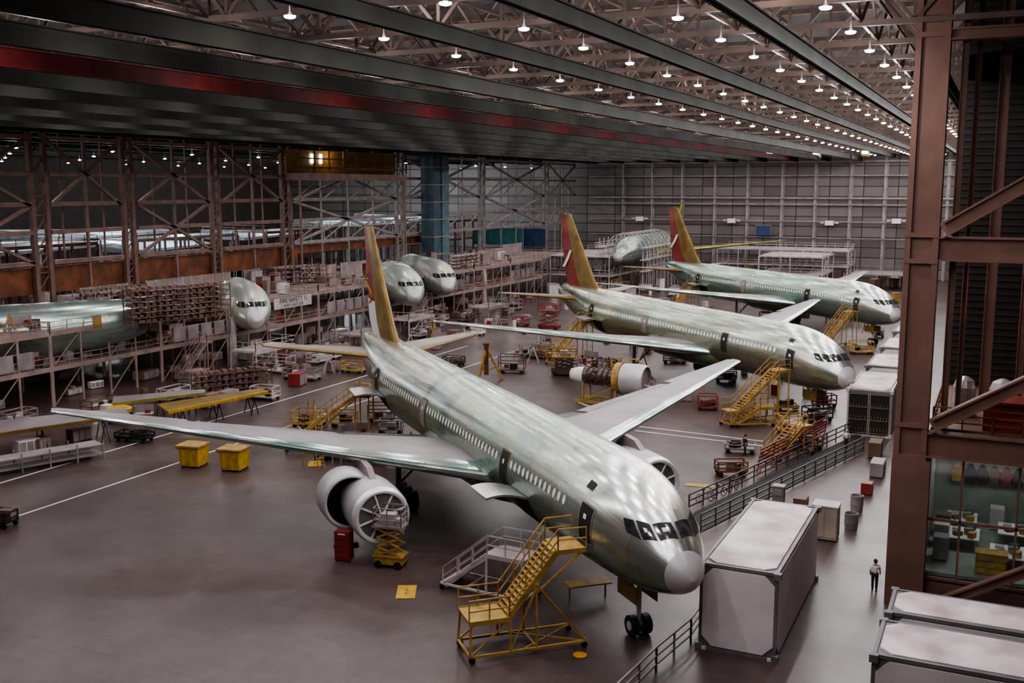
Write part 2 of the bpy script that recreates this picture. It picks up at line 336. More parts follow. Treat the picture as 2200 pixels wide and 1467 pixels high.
MB().b2(-1.5,-1.3,-L,L,25.6,29.6).build('back_panel',M_yel,t)
m=MB(); [m.b2(1.3,1.5,-L+k*L/4,-L+k*L/4+.2,25.8,29.6) for k in range(9)]; m.b2(1.3,1.5,-L,L,28,28.2); m.build('mullion',M_brown,t)
MB().b2(-1.2,-1.1,-L*.6,-L*.56,27.4,29).b2(-1.2,-1.1,-L*.45,-L*.41,27.4,29).build('lamp_tube',mat('tube_glow',(1,1,1),emit=8),t)
for s in (-L+.3,L-.3): MB().b2(1.1,1.4,s-.15,s+.15,0,24.4).build('support_post',M_brace,t)
plight('control_room_fill',(LX+2.4,(a.y+b.y)/2-.3*L,28.8),140,(1,.75,.4),.15)  # added fill light, brightens the yellow control room
# ------------------------------------------------------------ neighbouring bay beyond
for j in range(5):
    x=-122-16*j
    tag(MB().b2(x-.4,x+.4,30,FY-2,29.4,29.6).b2(x-.1,x+.1,30,FY-2,29.4,30.9).b2(x-.3,x+.3,30,FY-2,30.8,30.9).build('crane_girder',M_grn),'grey green crane girder in the neighbouring bay, %s beyond the columns'%ORD[j],'girder','girders of the neighbouring bay')
for j in range(4):
    for k in range(14): dup(lamp,(-122-22*j,50+17*k,28.5),0,'small glowing lamp in the neighbouring bay','lamps of the neighbouring bay')
def rail(m,pts,h=1.1,r=.05,step=1.8,mid=2):
    for p,q in zip(pts[:-1],pts[1:]):
        p=Vector(p);q=Vector(q); L=(q-p).length; n=max(1,round(L/step))
        for k in range(n+1):
            a=p.lerp(q,k/n); m.bar(a,a+Vector((0,0,h)),r)
        for j in range(1,mid+1):
            z=Vector((0,0,h*j/mid)); m.bar(p+z,q+z,r)
    return m
def platform(label,x0,x1,y0,y1,levels,group=None,mt=None,postm=None,nx=2,ny=4,name='work_platform',brace=True,deckm=None,r=.18,zb=0):
    mt=mt or M_gsteel; postm=postm or mt; cx,cyy=(x0+x1)/2,(y0+y1)/2; w,l=(x1-x0)/2,(y1-y0)/2
    t=thing(name,label,'platform',(cx,cyy,zb),0,group)
    for z in levels:
        MB().b2(-w,w,-l,l,z-.25,z).b2(w,w+.08,-l,l,z-.4,z+.1).build('deck',deckm or mt,t)
        rail(MB(),[(-w,-l,z),(w,-l,z),(w,l,z),(-w,l,z)],1.1,.07,2.4).build('railing',mt,t)
    top=max(levels)
    for i in range(nx):
        for j in range(ny):
            X=-w+2*w*i/(nx-1); Y=-l+2*l*j/(ny-1); MB().b2(X-r/2,X+r/2,Y-r/2,Y+r/2,0,top-.25).build('post',postm,t)
    if brace:
        zs=[0]+list(levels)
        for z0,z1 in zip(zs[:-1],zs[1:]):
            for j in range(ny-1):
                if j%2==0: MB().bar((w,-l+2*l*j/(ny-1),z0),(w,-l+2*l*(j+1)/(ny-1),z1-.3),.09).build('brace',mt,t)
    return t
M_mez=mat('mezzanine_pinkish_grey',(.34,.245,.225),rough=.6)
for j in range(11):
    y0=30+j*16
    platform('two level pinkish grey mezzanine section along the left bay, %s from the near end'%ORD[j],-110,-91 if j<8 else -90,y0,y0+15.8,(4.2,8.0),'mezzanine sections along the left bay',M_mez,M_mez,nx=3,ny=5)
    for z in (3.4,7.2): plight('deck_fill',(-93.5,y0+8,z),210,(1,.85,.75),.12)  # added fill under each deck, lifts the shade there; no fixtures
    if j%2==0:
        t=thing('notice_board','row of grey panes on the lower deck of %s mezzanine section'%ORD[j],'board',(-90.85,y0,4.2),0,'pane rows on the mezzanine')
        MB().b2(-.06,.0,1.9,13.7,.3,.4).b2(-.06,0,1.9,13.7,2.0,2.1).b2(-.06,0,1.9,2.0,0,2.1).b2(-.06,0,13.6,13.7,0,2.1).build('frame',M_gsteel,t)
        for k in range(5): MB().b2(-.05,.05,2+k*2.4,3.9+k*2.4,.4,2.0).build('pane',M_gsteel,t)
for j,(px,py,X,L,wd) in enumerate(((60,535,-140,30,6),(215,505,-160,36,6),(350,530,-140,22,5),(560,505,-155,26,6),(720,480,-172,28,5),(840,470,-150,20,5),(960,470,-165,20,4),(1050,465,-150,16,4))):
    p=atX(px,py,X); p.y=min(p.y,262)
    t=thing('stored_wing','pale blue white wing panel in the neighbouring bay, %s from the left'%ORD[j],'wing',(p.x,p.y,0),0,'pale wings in the neighbouring bay')
    z=max(p.z,3)
    MB().loft([[(-wd,-L/2,z-.4),(-wd,-L/2,z+1.6),(0,-L/2,z+1.1),(wd,-L/2,z+.1),(wd,-L/2,z-.5)],[(-wd*.4,L/2,z-.2),(-wd*.4,L/2,z+.6),(0,L/2,z+.5),(wd*.4,L/2,z+.2),(wd*.4,L/2,z-.1)]]).build('skin',M_bay,t)
    for k in range(5): MB().bar((0,-L*.4+k*L*.2,0),(0,-L*.4+k*L*.2,z-.2),.4).bar((0,-L*.4+k*L*.2,z-2),(wd*.5,-L*.4+k*L*.2,z-.3),.2).build('support',M_pale,t)
    plight('bay_fill',(p.x+4,p.y,z+6),6000,(.8,.92,1),.3)  # added fill above each stored wing to brighten this bay
for j in range(6):
    platform('steel work platform in the neighbouring bay, %s from the left'%ORD[j],-132,-124,60+j*32,84+j*32,(6,10.5,15),'platforms of the neighbouring bay',M_brown if j%2 else M_gsteel,nx=2,ny=6,r=.3)
# ------------------------------------------------------------ airliner
ST=[(0,4.26,.02,.02),(.12,4.27,.38,.36),(.4,4.33,.76,.73),(1.0,4.50,1.27,1.23),(2.0,4.76,1.84,1.80),(3.5,5.07,2.40,2.38),(5,5.31,2.75,2.74),(6.5,5.47,2.95,2.95),(8.5,5.57,3.08,3.08),(10.5,5.6,3.1,3.1),(20,5.6,3.1,3.1),(30,5.6,3.1,3.1),(44,5.6,3.1,3.1),(48,5.73,2.98,2.97),(52,6.02,2.62,2.68),(56,6.46,2.05,2.2),(59,6.85,1.5,1.68),(61.5,7.15,.9,1.15),(63,7.35,.3,.72)]
Z0=.5
def FS(x):
    n=len(ST)
    for i in range(n-1):
        if x<=ST[i+1][0] or i==n-2:
            a,b=ST[i],ST[i+1]; h=b[0]-a[0]; t=max(0,min(1,(x-a[0])/h)); out=[]
            for k in (1,2,3):
                def sl(j):
                    if j==0: return (ST[1][k]-ST[0][k])/(ST[1][0]-ST[0][0])
                    if j==n-1: return (ST[j][k]-ST[j-1][k])/(ST[j][0]-ST[j-1][0])
                    d0=(ST[j][k]-ST[j-1][k])/(ST[j][0]-ST[j-1][0]); d1=(ST[j+1][k]-ST[j][k])/(ST[j+1][0]-ST[j][0])
                    return 0 if d0*d1<=0 else 2*d0*d1/(d0+d1)
                m0,m1=sl(i)*h,sl(i+1)*h
                out.append((2*t**3-3*t*t+1)*a[k]+(t**3-2*t*t+t)*m0+(-2*t**3+3*t*t)*b[k]+(t**3-t*t)*m1)
            return out
def SP(x,deg,off=0):
    cz,ry,rz=FS(x); a=math.radians(deg); return (-x,-(ry+off)*math.sin(a),cz+Z0+(rz+off)*math.cos(a))
def fuselage(x0,x1,mt,parent,name='fuselage',seg=64,dx=.7,cap=False):
    n=max(2,int((x1-x0)/dx)); xs=[x0+(x1-x0)*i/n for i in range(n+1)]
    if x0<2 and x1>5: xs=[x0,x0+.2,x0+.4,x0+.7,x0+1.0,x0+1.4]+[x for x in xs if x>x0+1.7]; n=len(xs)-1
    vs=[SP(x,360*j/seg-180) for x in xs for j in range(seg+1)]
    fs=[];uv=[]
    for i in range(n):
        for j in range(seg):
            q=[(i,j),(i+1,j),(i+1,j+1),(i,j+1)]; fs.append([a*(seg+1)+b for a,b in q]); uv.append([(xs[a]/63,b/seg) for a,b in q])
    me=bpy.data.meshes.new(name); 
    if cap:
        fs.append([j for j in range(seg)]); uv.append([(0,0)]*seg)
        fs.append([n*(seg+1)+j for j in range(seg)]); uv.append([(0,0)]*seg)
    me.from_pydata(vs,[],fs); u=me.uv_layers.new(name='UVMap'); k=0
    for f in uv:
        for c in f: u.data[k].uv=c; k+=1
    me.polygons.foreach_set('use_smooth',[True]*len(fs)); me.materials.append(mt); me.update()
    o=bpy.data.objects.new(name,me); COL.objects.link(o); o.parent=parent; return o
def patch(name,c,mt,parent,off=.025,n=6):
    vs=[];fs=[]
    for i in range(n+1):
        for j in range(n+1):
            s,t=i/n,j/n
            x=(c[0][0]*(1-s)+c[1][0]*s)*(1-t)+(c[3][0]*(1-s)+c[2][0]*s)*t; d=(c[0][1]*(1-s)+c[1][1]*s)*(1-t)+(c[3][1]*(1-s)+c[2][1]*s)*t
            vs.append(SP(x,d,off))
    for i in range(n):
        for j in range(n): fs.append((i*(n+1)+j,(i+1)*(n+1)+j,(i+1)*(n+1)+j+1,i*(n+1)+j+1))
    return MB().add(vs,fs).build(name,mt,parent,True)
CW=(((1.25,3),(1.52,36),(2.3,30),(2.0,3)),((1.58,39.5),(2.1,55),(2.95,43),(2.36,32.5)),((2.18,57),(3.0,62),(3.55,51.5),(3.03,45)))
def foil(name,sts,c0,c1,mt,parent,vert=False,tail_drop=0):
    rings=[]; ts=[c0+(c1-c0)*(i/8)**1.4 for i in range(9)]
    def yt(t,T): return 5*T*(.2969*math.sqrt(max(t,0))-.126*t-.3516*t*t+.2843*t**3-.1015*t**4)
    for (le,ch,y,z,T) in sts:
        up=[];lo=[]
        for t in ts:
            h=yt(t,T/ch)*ch+.008; x=-(le+t*ch); dz=-(t-c0)*ch*tail_drop
            if vert: up.append((x,-h,z)); lo.append((x,h,z))
            else: up.append((x,y,z+h+dz)); lo.append((x,y,z-h*.8+dz))
        rings.append(up+lo[::-1])
    return MB().loft(rings).build(name,mt,parent,False)
def mix(a,b,t): return tuple(p+(q-p)*t for p,q in zip(a,b))
def wheel(m,x,y,z,r,w): m.tube((x,y-w/2,z),(x,y+w/2,z),r,n=16)
WN=[(19.6,14.0,2.6,4.3+Z0,1.7),(24.9,8.9,9.6,5.0+Z0,1.0),(32.0,5.0,19.6,6.0+Z0,.6),(38.8,1.9,28.9,6.95+Z0,.22)]
def airliner(label,pos,rz,skin,engines,fwd_cargo,rudder_style,le2=None):
    t=thing('airliner',label,'airplane',(pos[0],pos[1],0),rz,'unpainted airliners on the assembly line')
    fuselage(.8,63,skin,t)
    fuselage(0,.8,M_rado,t,'radome',48,.05)
    for s in (1,-1):
        for ci,c in enumerate(CW):
            cw=patch('cockpit_window',[(a,s*b) for a,b in c],M_glass,t,.02)
            patch('window_frame',[(c[0][0]-.03,s*(c[0][1]-.6)),(c[1][0]-.01,s*(c[1][1]+.8)),(c[2][0]+.03,s*(c[2][1]+.5)),(c[3][0]+.03,s*(c[3][1]-.5))],M_alu,cw,.008)
            if rudder_style==0 and ci<2 and s>0:
                q=[mix(mix(c[0],c[1],a),mix(c[3],c[2],a),b_) for a,b_ in ((.4,.4),(.65,.4),(.65,.65),(.4,.65))]; patch('paper_sheet',[(a,s*b) for a,b in q],M_win,cw,.03,3)
    for x in [8.2+.62*k for k in range(68)]:
        if any(abs(x-d)<1.1 for d in (16.8,33.5,47.6)): continue
        vs=[SP(x+.17*math.cos(a),76+5.2*math.sin(a),.02) for a in [PI/4*k for k in range(8)]]
        MB().add(vs,[tuple(range(8))]).build('window',M_win,t)
    for k,x in enumerate((5.4,16.3,33.0,47.1)):
        c=((x,103 if k else 104),(x+1.05,103 if k else 103),(x+1.05,66),(x,66))
        opn=k in (0,3) or (k==1)
        patch('door_frame',((x-.1,c[0][1]+2),(x+1.15,c[0][1]+2),(x+1.15,64),(x-.1,64)),M_gold if k else M_alu,t,.02)
        d=patch('door' if not opn else 'door_opening',c,M_dark if opn else M_wgrey,t,.035)
        patch('door_window',((x+.4,80),(x+.65,80),(x+.65,75),(x+.4,75)),M_win,d,.05,2)
    patch('hull_marking',((6.2,52),(6.8,52),(6.8,43),(6.2,43)),M_dark,t,.02)
    m=MB()
    rr=[]
    for x,ry,rz_,zc in ((17,.3,.2,3.6),(18.5,2.2,1.0,3.7),(21,3.2,1.7,3.9),(26,3.45,1.95,3.95),(32,3.4,1.9,3.95),(35,2.6,1.3,3.8),(37.5,.4,.3,3.4)):
        rr.append([(-x,ry*math.sin(2*PI*j/24),zc+Z0+rz_*math.cos(2*PI*j/24)) for j in range(24)])
    m.loft(rr).build('belly_fairing',mat('fairing_green',(.18,.23,.15),metal=.4,rough=.35),t,True)
    for s in (-1,1):
        sts=[(a,b,c*s,d,e) for a,b,c,d,e in WN]
        wg=foil('wing',sts,.13,.72,M_wgrey,t)
        foil('leading_edge',sts,0,.128,le2 or M_le,wg)
        A=sts[1];B=sts[2];C=sts[3];D=sts[0]
        foil('inboard_flap',[mix(D,A,.03),mix(D,A,.97)],.73,1,M_le,wg,tail_drop=.05)
        foil('outboard_flap',[mix(A,B,.03),mix(A,B,.97)],.73,1,M_wgrey,wg,tail_drop=.05)
        foil('aileron',[mix(B,C,.03),mix(B,C,.97)],.73,1,M_wgrey,wg)
        hs=[(53.2,7.2,1.1*s,7.0+Z0,.7),(60.1,2.3,10.75*s,7.6+Z0,.2)]
        st=foil('tailplane',hs,.12,.68,M_wgrey,t); foil('leading_edge',hs,0,.118,M_gold,st); foil('elevator',hs,.69,1,M_yg,st)
        for f in (.35,.62,.85):
            q=mix(WN[0],WN[3],f); MB().tube((-(q[0]+q[1]*.5),q[2]*s,q[3]-.35),(-(q[0]+q[1]*1.12),q[2]*s,q[3]-.45),.28,.06,8).build('track_fairing',M_wgrey,wg)
    zt=19.35
    fn=[(50.4,9.6,0,8.1+Z0,1.05),(52.5,9.0,0,10+Z0,.95),(59.7,3.1,0,zt,.42)]
    HC=.50
    fin=foil('fin',fn,.0,HC-.01,M_gold,t,True)
    hi=foil('rudder',[mix(fn[1],fn[2],.42) ,fn[2]],HC,1,M_red,t,True)
    mid=mix(fn[1],fn[2],.41)
    if rudder_style==0:
        foil('rudder_lower',[mix(fn[1],fn[2],.20),mid],HC,1,M_red,hi,True); foil('white_flash',[fn[0],fn[1],mix(fn[1],fn[2],.195)],HC,1,M_white,hi,True)
        m=MB(); P=[]
        for k in range(14):
            z=14.4-3.0*k/13+Z0; cc=.76+.14*math.sin(k*.5); u_=(z-fn[1][3])/(fn[2][3]-fn[1][3]); q=mix(fn[1],fn[2],u_); P.append((-(q[0]+q[1]*cc),-.26-.12*(1-u_),z))
        for a,b in zip(P[:-1],P[1:]): m.bar(a,b,.12)
        m.build('gold_swirl',M_yel,hi)
    else:
        foil('rudder_lower',[fn[0],mix(fn[1],fn[2],.10)],HC,1,M_red,hi,True)
        foil('rudder_middle',[mix(fn[1],fn[2],.105),mid],HC,1,M_red,hi,True)
        m=MB()
        for k in range(8):
            u_=.12+.035*k; q=mix(fn[1],fn[2],u_); c_=.97-.05*k; yy=-.38-.005*k; m.add([(-(q[0]+q[1]*(c_-.08)),yy,q[3]),(-(q[0]+q[1]*(c_+.02)),yy,q[3]),(-(q[0]+q[1]*(c_-.02)),yy,q[3]+.42),(-(q[0]+q[1]*(c_-.12)),yy,q[3]+.42)],[(0,1,2,3)])
        m.build('white_stripe',M_white,hi)
    gr=5.2
    m=MB(); m.tube((-gr,0,.6),(-gr,0,3.4),.13).tube((-gr,-.45,.55),(-gr,.45,.55),.09).bar((-gr,0,1.4),(-gr-1.6,0,3.4),.14); m.build('nose_gear_strut',M_pale,t)
    for s in (-1,1):
        w=MB(); wheel(w,-gr,.38*s,.55,.55,.35); w=w.build('nose_wheel',M_black,t); MB().tube((-gr,s*.56,.55),(-gr,s*.58,.55),.25,n=12).build('hub',M_pale,w)
        MB().box(-gr-.2,.62*s,2.45,2.0,.06,.9).build('gear_door',M_gold,t)
        m=MB(); m.tube((-31.8,5.5*s,.8),(-31.8,5.5*s,4.8),.22).bar((-33.4,5.5*s,.75),(-30.2,5.5*s,.75),.28).bar((-31.8,5.5*s,1.6),(-31.8,2.8*s,4.0),.2); m.build('main_gear_strut',M_gsteel,t)
        for k in (-1.45,0,1.45):
            for e in (-.7,.7):
                w=MB(); wheel(w,-31.8+k,5.5*s+e,.67,.67,.5); w.build('main_wheel',M_black,t)
    for x in ((13.0,44.6) if fwd_cargo else (44.6,)):
        patch('cargo_opening',((x,138),(x+2.7,138),(x+2.7,104),(x,104)),M_dark,t,.03)
        m=MB(); rings=[]
        for i in range(5):
            xx=x+2.7*i/4; r=[]
            for k in range(8):
                h=SP(xx,103,.05); r.append((-xx,h[1]-3.1*(k/7*.82),h[2]+.15+.55*math.sin(PI*k/7*.62)-.25*k/7))
            r2=[(p[0],p[1],p[2]-.12) for p in r][::-1]; rings.append(r+r2)
        m.loft(rings).build('cargo_door',M_alu,t)
    if engines:
        for s in (-1,1):
            ey=9.75*s; ez=2.9+.1; e0=-20.3; k_=.93
            m=MB(); m.lathe([(e0-.35,1.55*k_),(e0-.05,1.60*k_),(e0+.05,1.76*k_),(e0-.1,1.9*k_),(e0-.5,1.97*k_)],(0,ey,ez),'x',40); lip=m.build('inlet_lip',M_lip,t,True)
            m=MB(); m.lathe([(e0-.5,1.97*k_),(e0-1.6,2.02*k_),(e0-3.2,1.98*k_),(e0-4.6,1.82*k_),(e0-5.4,1.66*k_),(e0-5.35,1.55*k_)],(0,ey,ez),'x',40); na=m.build('nacelle',M_nac,t,True)
            m=MB(); m.lathe([(e0-.2,.001),(e0-.2,1.6*k_)],(0,ey,ez),'x',32); cv=m.build('inlet_cover',mat('cover_dark',(.13,.12,.125)),t)
            m=MB()
            for a in (.3,.3+PI/4,.3+PI/2,.3+PI*.75):
                m.bar((e0-.15,ey-1.5*math.cos(a),ez-1.5*math.sin(a)),(e0-.15,ey+1.5*math.cos(a),ez+1.5*math.sin(a)),.09,.1)
            m.box(e0-.12,ey+.45,ez+.1,.05,.45,.35); m.build('strap',M_white,cv)
            m=MB(); m.lathe([(e0-5.0,1.05),(e0-6.6,.85),(e0-7.2,.62)],(0,ey,ez),'x',24).lathe([(e0-7.0,.5),(e0-8.2,.05)],(0,ey,ez),'x',20); m.build('core_nozzle',M_brown,t,True)
            m=MB(); m.loft([[(e0-1.8,ey-.2,ez+1.7),(e0-1.8,ey+.2,ez+1.7),(e0-6.5,ey+.2,ez+1.1),(e0-6.5,ey-.2,ez+1.1)],[(e0-3.2,ey-.2,ez+2.4),(e0-3.2,ey+.2,ez+2.4),(e0-7.2,ey+.2,ez+2.6),(e0-7.2,ey-.2,ez+2.6)]]); m.build('pylon',M_wgrey,t)
            if s<0:
                cyy=ey-1.25; x_=e0-3.0; cz_=ez+.25
                m=MB(); m.lathe([(x_-.1,1.56),(x_+.05,1.62),(x_+.08,1.74),(x_-.15,1.85),(x_-2.0,1.88),(x_-2.4,1.80),(x_-2.3,1.6)],(0,cyy,cz_),'x',40); fc=m.build('fan_cowl',M_nac,t,True)
                m=MB(); m.lathe([(x_-.1,1.56),(x_-1.9,1.5),(x_-2.0,.3)],(0,cyy,cz_),'x',32); m.build('cowl_liner',M_dark,fc,True)
                m=MB(); m.bar((x_-1,cyy,cz_-1.9),(x_-1,cyy,0.1),.2).bar((x_-1,cyy-1,.1),(x_-1,cyy+.6,.1),.2).bar((x_-2,cyy,.1),(x_-.2,cyy,.1),.2); m.build('cowl_support',M_red,t)
    return t
airliner('nearest unpainted silver and green airliner, engines mounted, red rudder with white base',(-12.35,46.3),-.747,SK1,True,True,0)
airliner('second unpainted airliner, middle of the diagonal row, white stripe on its red rudder',(-12.5,103.5),-.711,SK2,False,False,1)
airliner('farthest complete airliner in the diagonal row, teal skin, nose behind the brown column',(-13.0,158),-.722,SK3,False,False,1)
def section(label,px,py,z,rz,x0,x1,skin,group='part built fuselages on the left'):
    p=G(px,py,z); t=thing('fuselage_section',label,'airplane',(p.x,p.y,z-4.9),rz,group)
    fuselage(.8,x1,skin,t,cap=True); fuselage(0,.8,M_rado,t,'radome',32,.1)
    for s in (1,-1):
        for c in CW: patch('cockpit_window',[(a,s*b) for a,b in c],M_glass,t,.02,3)
    for k in range(int((x1-8)/1.24)):
        x=8.2+1.24*k
        MB().add([SP(x+.18*math.cos(a),(76+5.2*math.sin(a)),.02) for a in [PI/4*q for q in range(8)]],[tuple(range(8))]).build('window',M_win,t)
    return t
section('bare silver nose section facing out beside the banner',552,688,6.4,-.72,0,16,SK4)
section('silver nose section behind the nearest red rudder, left of a pair',894,638,6.4,-.76,0,18,SK4)
section('silver nose section, right and farther one of the pair',966,617,6.4,-.76,0,24,SK4)
t=thing('fuselage_section','green and silver fuselage section at the left edge of the hall','airplane',(-95,76,3.4),0,'part built fuselages on the left')
pA=G(280,700,7.4); pB=G(-60,722,7.4); dv=(pA-pB).normalized(); t.rotation_euler=(0,0,math.atan2(dv.y,dv.x)+PI)
off=Vector((math.cos(t.rotation_euler.z),math.sin(t.rotation_euler.z)))*55; t.location=(pA.x+off.x,pA.y+off.y,1.4)
fuselage(18,55.5,skinmat('fuselage_skin_pale_teal',[(0,SV),(30,(.56,.64,.66)),(42,(.70,.72,.73)),(47,(.50,.60,.59))],(.36,.48,.45),gmax=.5,metal=.75),t,cap=True)
for k in range(22):
    x=26+1.24*k
    for s_ in (-1,1): MB().add([SP(x+.2*math.cos(a),s_*(70+5*math.sin(a)),.02) for a in [PI/4*q for q in range(8)]],[tuple(range(8))]).build('window',M_win,t)
for s_ in (-1,1): patch('door_opening',((44,s_*92),(45.2,s_*92),(45.2,s_*58),(44,s_*58)),M_dark,t,.03); patch('door_opening',((50.5,s_*92),(51.5,s_*92),(51.5,s_*62),(50.5,s_*62)),M_gold,t,.03)
# ------------------------------------------------------------ equipment builders
def stair(label,loc,rz,h0,h1,w,landing,run,mt,group='yellow boarding stairs',top=1.5,name='mobile_stair',treadm=None,zb=0,canti=False):
    t=thing(name,label,'stairs',(loc[0],loc[1],zb),rz,group); x1=landing+run
    if landing>.1: MB().b2(0,landing,-w/2,w/2,h0-.12,h0).b2(0,landing,-w/2-.05,-w/2,h0-.2,h0+.05).b2(0,landing,w/2,w/2+.05,h0-.2,h0+.05).build('landing',mt,t)
    MB().b2(x1,x1+top,-w/2,w/2,h1-.12,h1).b2(x1,x1+top,-w/2-.05,-w/2,h1-.2,h1+.05).build('platform',mt,t)
    for s in (-1,1): MB().bar((landing,s*w/2*.8,h0-.1),(x1,s*w/2*.8,h1-.1),.1,.3).build('stringer',mt,t)
    n=max(4,int((h1-h0)/.22)); tr=None
    for k in range(n):
        x=landing+run*(k+.5)/n; z=h0+(h1-h0)*(k+.5)/n
        if tr is None:
            tr=MB().box(0,0,0,.3,w*.78,.06).build('tread',treadm or M_yel,t); tr.location=(x,0,z)
        else:
            c=tr.copy(); COL.objects.link(c); c.parent=t; c.location=(x,0,z)
    for s in (-1,1):
        pts=([(0,s*w/2,h0)] if landing>.1 else [])+[(landing,s*w/2*.95,h0),(x1,s*w/2*.95,h1),(x1+top,s*w/2,h1)]
        rail(MB(),pts,1.1,.06,1.3).build('handrail',mt,t)
    m=MB(); zb_=.35; xe=x1+top
    for s in (-1,1):
        y=s*w/2*1.1; m.bar((0,y,zb_),(xe,y,zb_),.12)
        if canti:
            m.bar((xe,y,zb_),(landing+run*.55,y*.9,h0+(h1-h0)*.5),.1); m.bar((landing+run*.55,y*.9,zb_),(landing+run*.55,y*.9,h0+(h1-h0)*.45),.1); m.bar((landing+run*.55,y*.9,h0+(h1-h0)*.35),(xe-.2,y*.9,h1-.15),.1); m.bar((xe,y,zb_),(landing+run*.3,-y*.9,zb_),.08)
        else:
            m.bar((xe-.1,y,zb_),(xe-.1,y*.9,h1-.1),.1); m.bar((x1,y,zb_),(x1,y*.9,h1-.1),.1)
        m.bar((landing,y,zb_),(x1,y*.9,h1-.3) if not canti else (landing+run*.55,y*.9,h0+(h1-h0)*.45),.08); m.bar((0,y,zb_),(landing,y*.9,max(h0,.5)-.1),.08)
        if landing>.1: m.bar((0,y,zb_),(.1,y*.9,h0-.1),.1); m.bar((landing,y,zb_),(landing,y*.9,h0-.1),.1)
    for x in (0,landing+run*.55,xe): m.bar((x,-w/2*1.1,zb_),(x,w/2*1.1,zb_),.12)
    m.build('frame',mt,t)
    for x in (.1,xe-.1):
        for s in (-1,1): MB().tube((x,s*w/2*1.1-.07,.17),(x,s*w/2*1.1+.07,.17),.17,n=12).build('caster',M_black,t)
    return t
P1=(-12.35,46.3);A1=-.747
def hull(P,A,x,y):
    c,s=math.cos(A),math.sin(A); return Vector((P[0]-c*x+s*y,P[1]-s*x-c*y))
tgt=hull(P1,A1,5.9,3.1); st=Vector((-23.3,43.7)); d=(tgt-st); ang=math.atan2(d.y,d.x); L=d.length
stair('large yellow wheeled stair with two platforms at the open front door of the nearest airliner',st,ang,2.1,5.25,2.0,2.1,L-3.7,M_yel,top=1.5,canti=True)
p=G(968,1252); q=hull(P1,A1,11.8,4.6); d=q-Vector((p.x,p.y)); 
stair('grey wheeled stair with white handrails left of the large yellow stair',p,math.atan2(d.y,d.x)+.15,0.2,2.6,1.9,.05,3.0,M_pale,'grey stairs',top=2.4,treadm=M_pale)
def planestair(P,A,x,label,side=-.7,h1=5.25,Lr=5.2,h0=1.6,w=1.6,grp='yellow boarding stairs',land=1.2):
    tg=hull(P,A,x,3.4); ang=A+PI/2+side; Lt=land+Lr+1.3; s=tg-Vector((math.cos(ang),math.sin(ang)))*Lt
    return stair(label,s,ang,h0,h1,w,land,Lr,M_yel,grp,top=1.3)
P2=(-12.5,103.5);A2=-.711;P3=(-13.0,158.0);A3=-.722
planestair(P1,A1,47.6,'yellow wheeled stair at the rear door of the nearest airliner',-.5)
planestair(P2,A2,5.9,'yellow wheeled stair at the front door of the second airliner',.0,Lr=4.5)
planestair(P2,A2,47.6,'yellow wheeled stair at the rear door of the second airliner',.4)
planestair(P3,A3,5.9,'yellow wheeled stair at the front door of the farthest airliner',.3)
planestair(P3,A3,47.6,'yellow wheeled stair at the rear door of the farthest airliner',.3)
q=G(1655,985); stair('low yellow wheeled stair on the floor beyond the nose of the nearest airliner',q,1.0,.3,2.6,1.8,.05,3.0,M_yel,top=1.2)
q=G(1575,915); stair('low yellow wheeled stair in front of the second airliner stair',q,.6,.3,1.9,1.6,.05,2.4,M_yel,top=1.4)
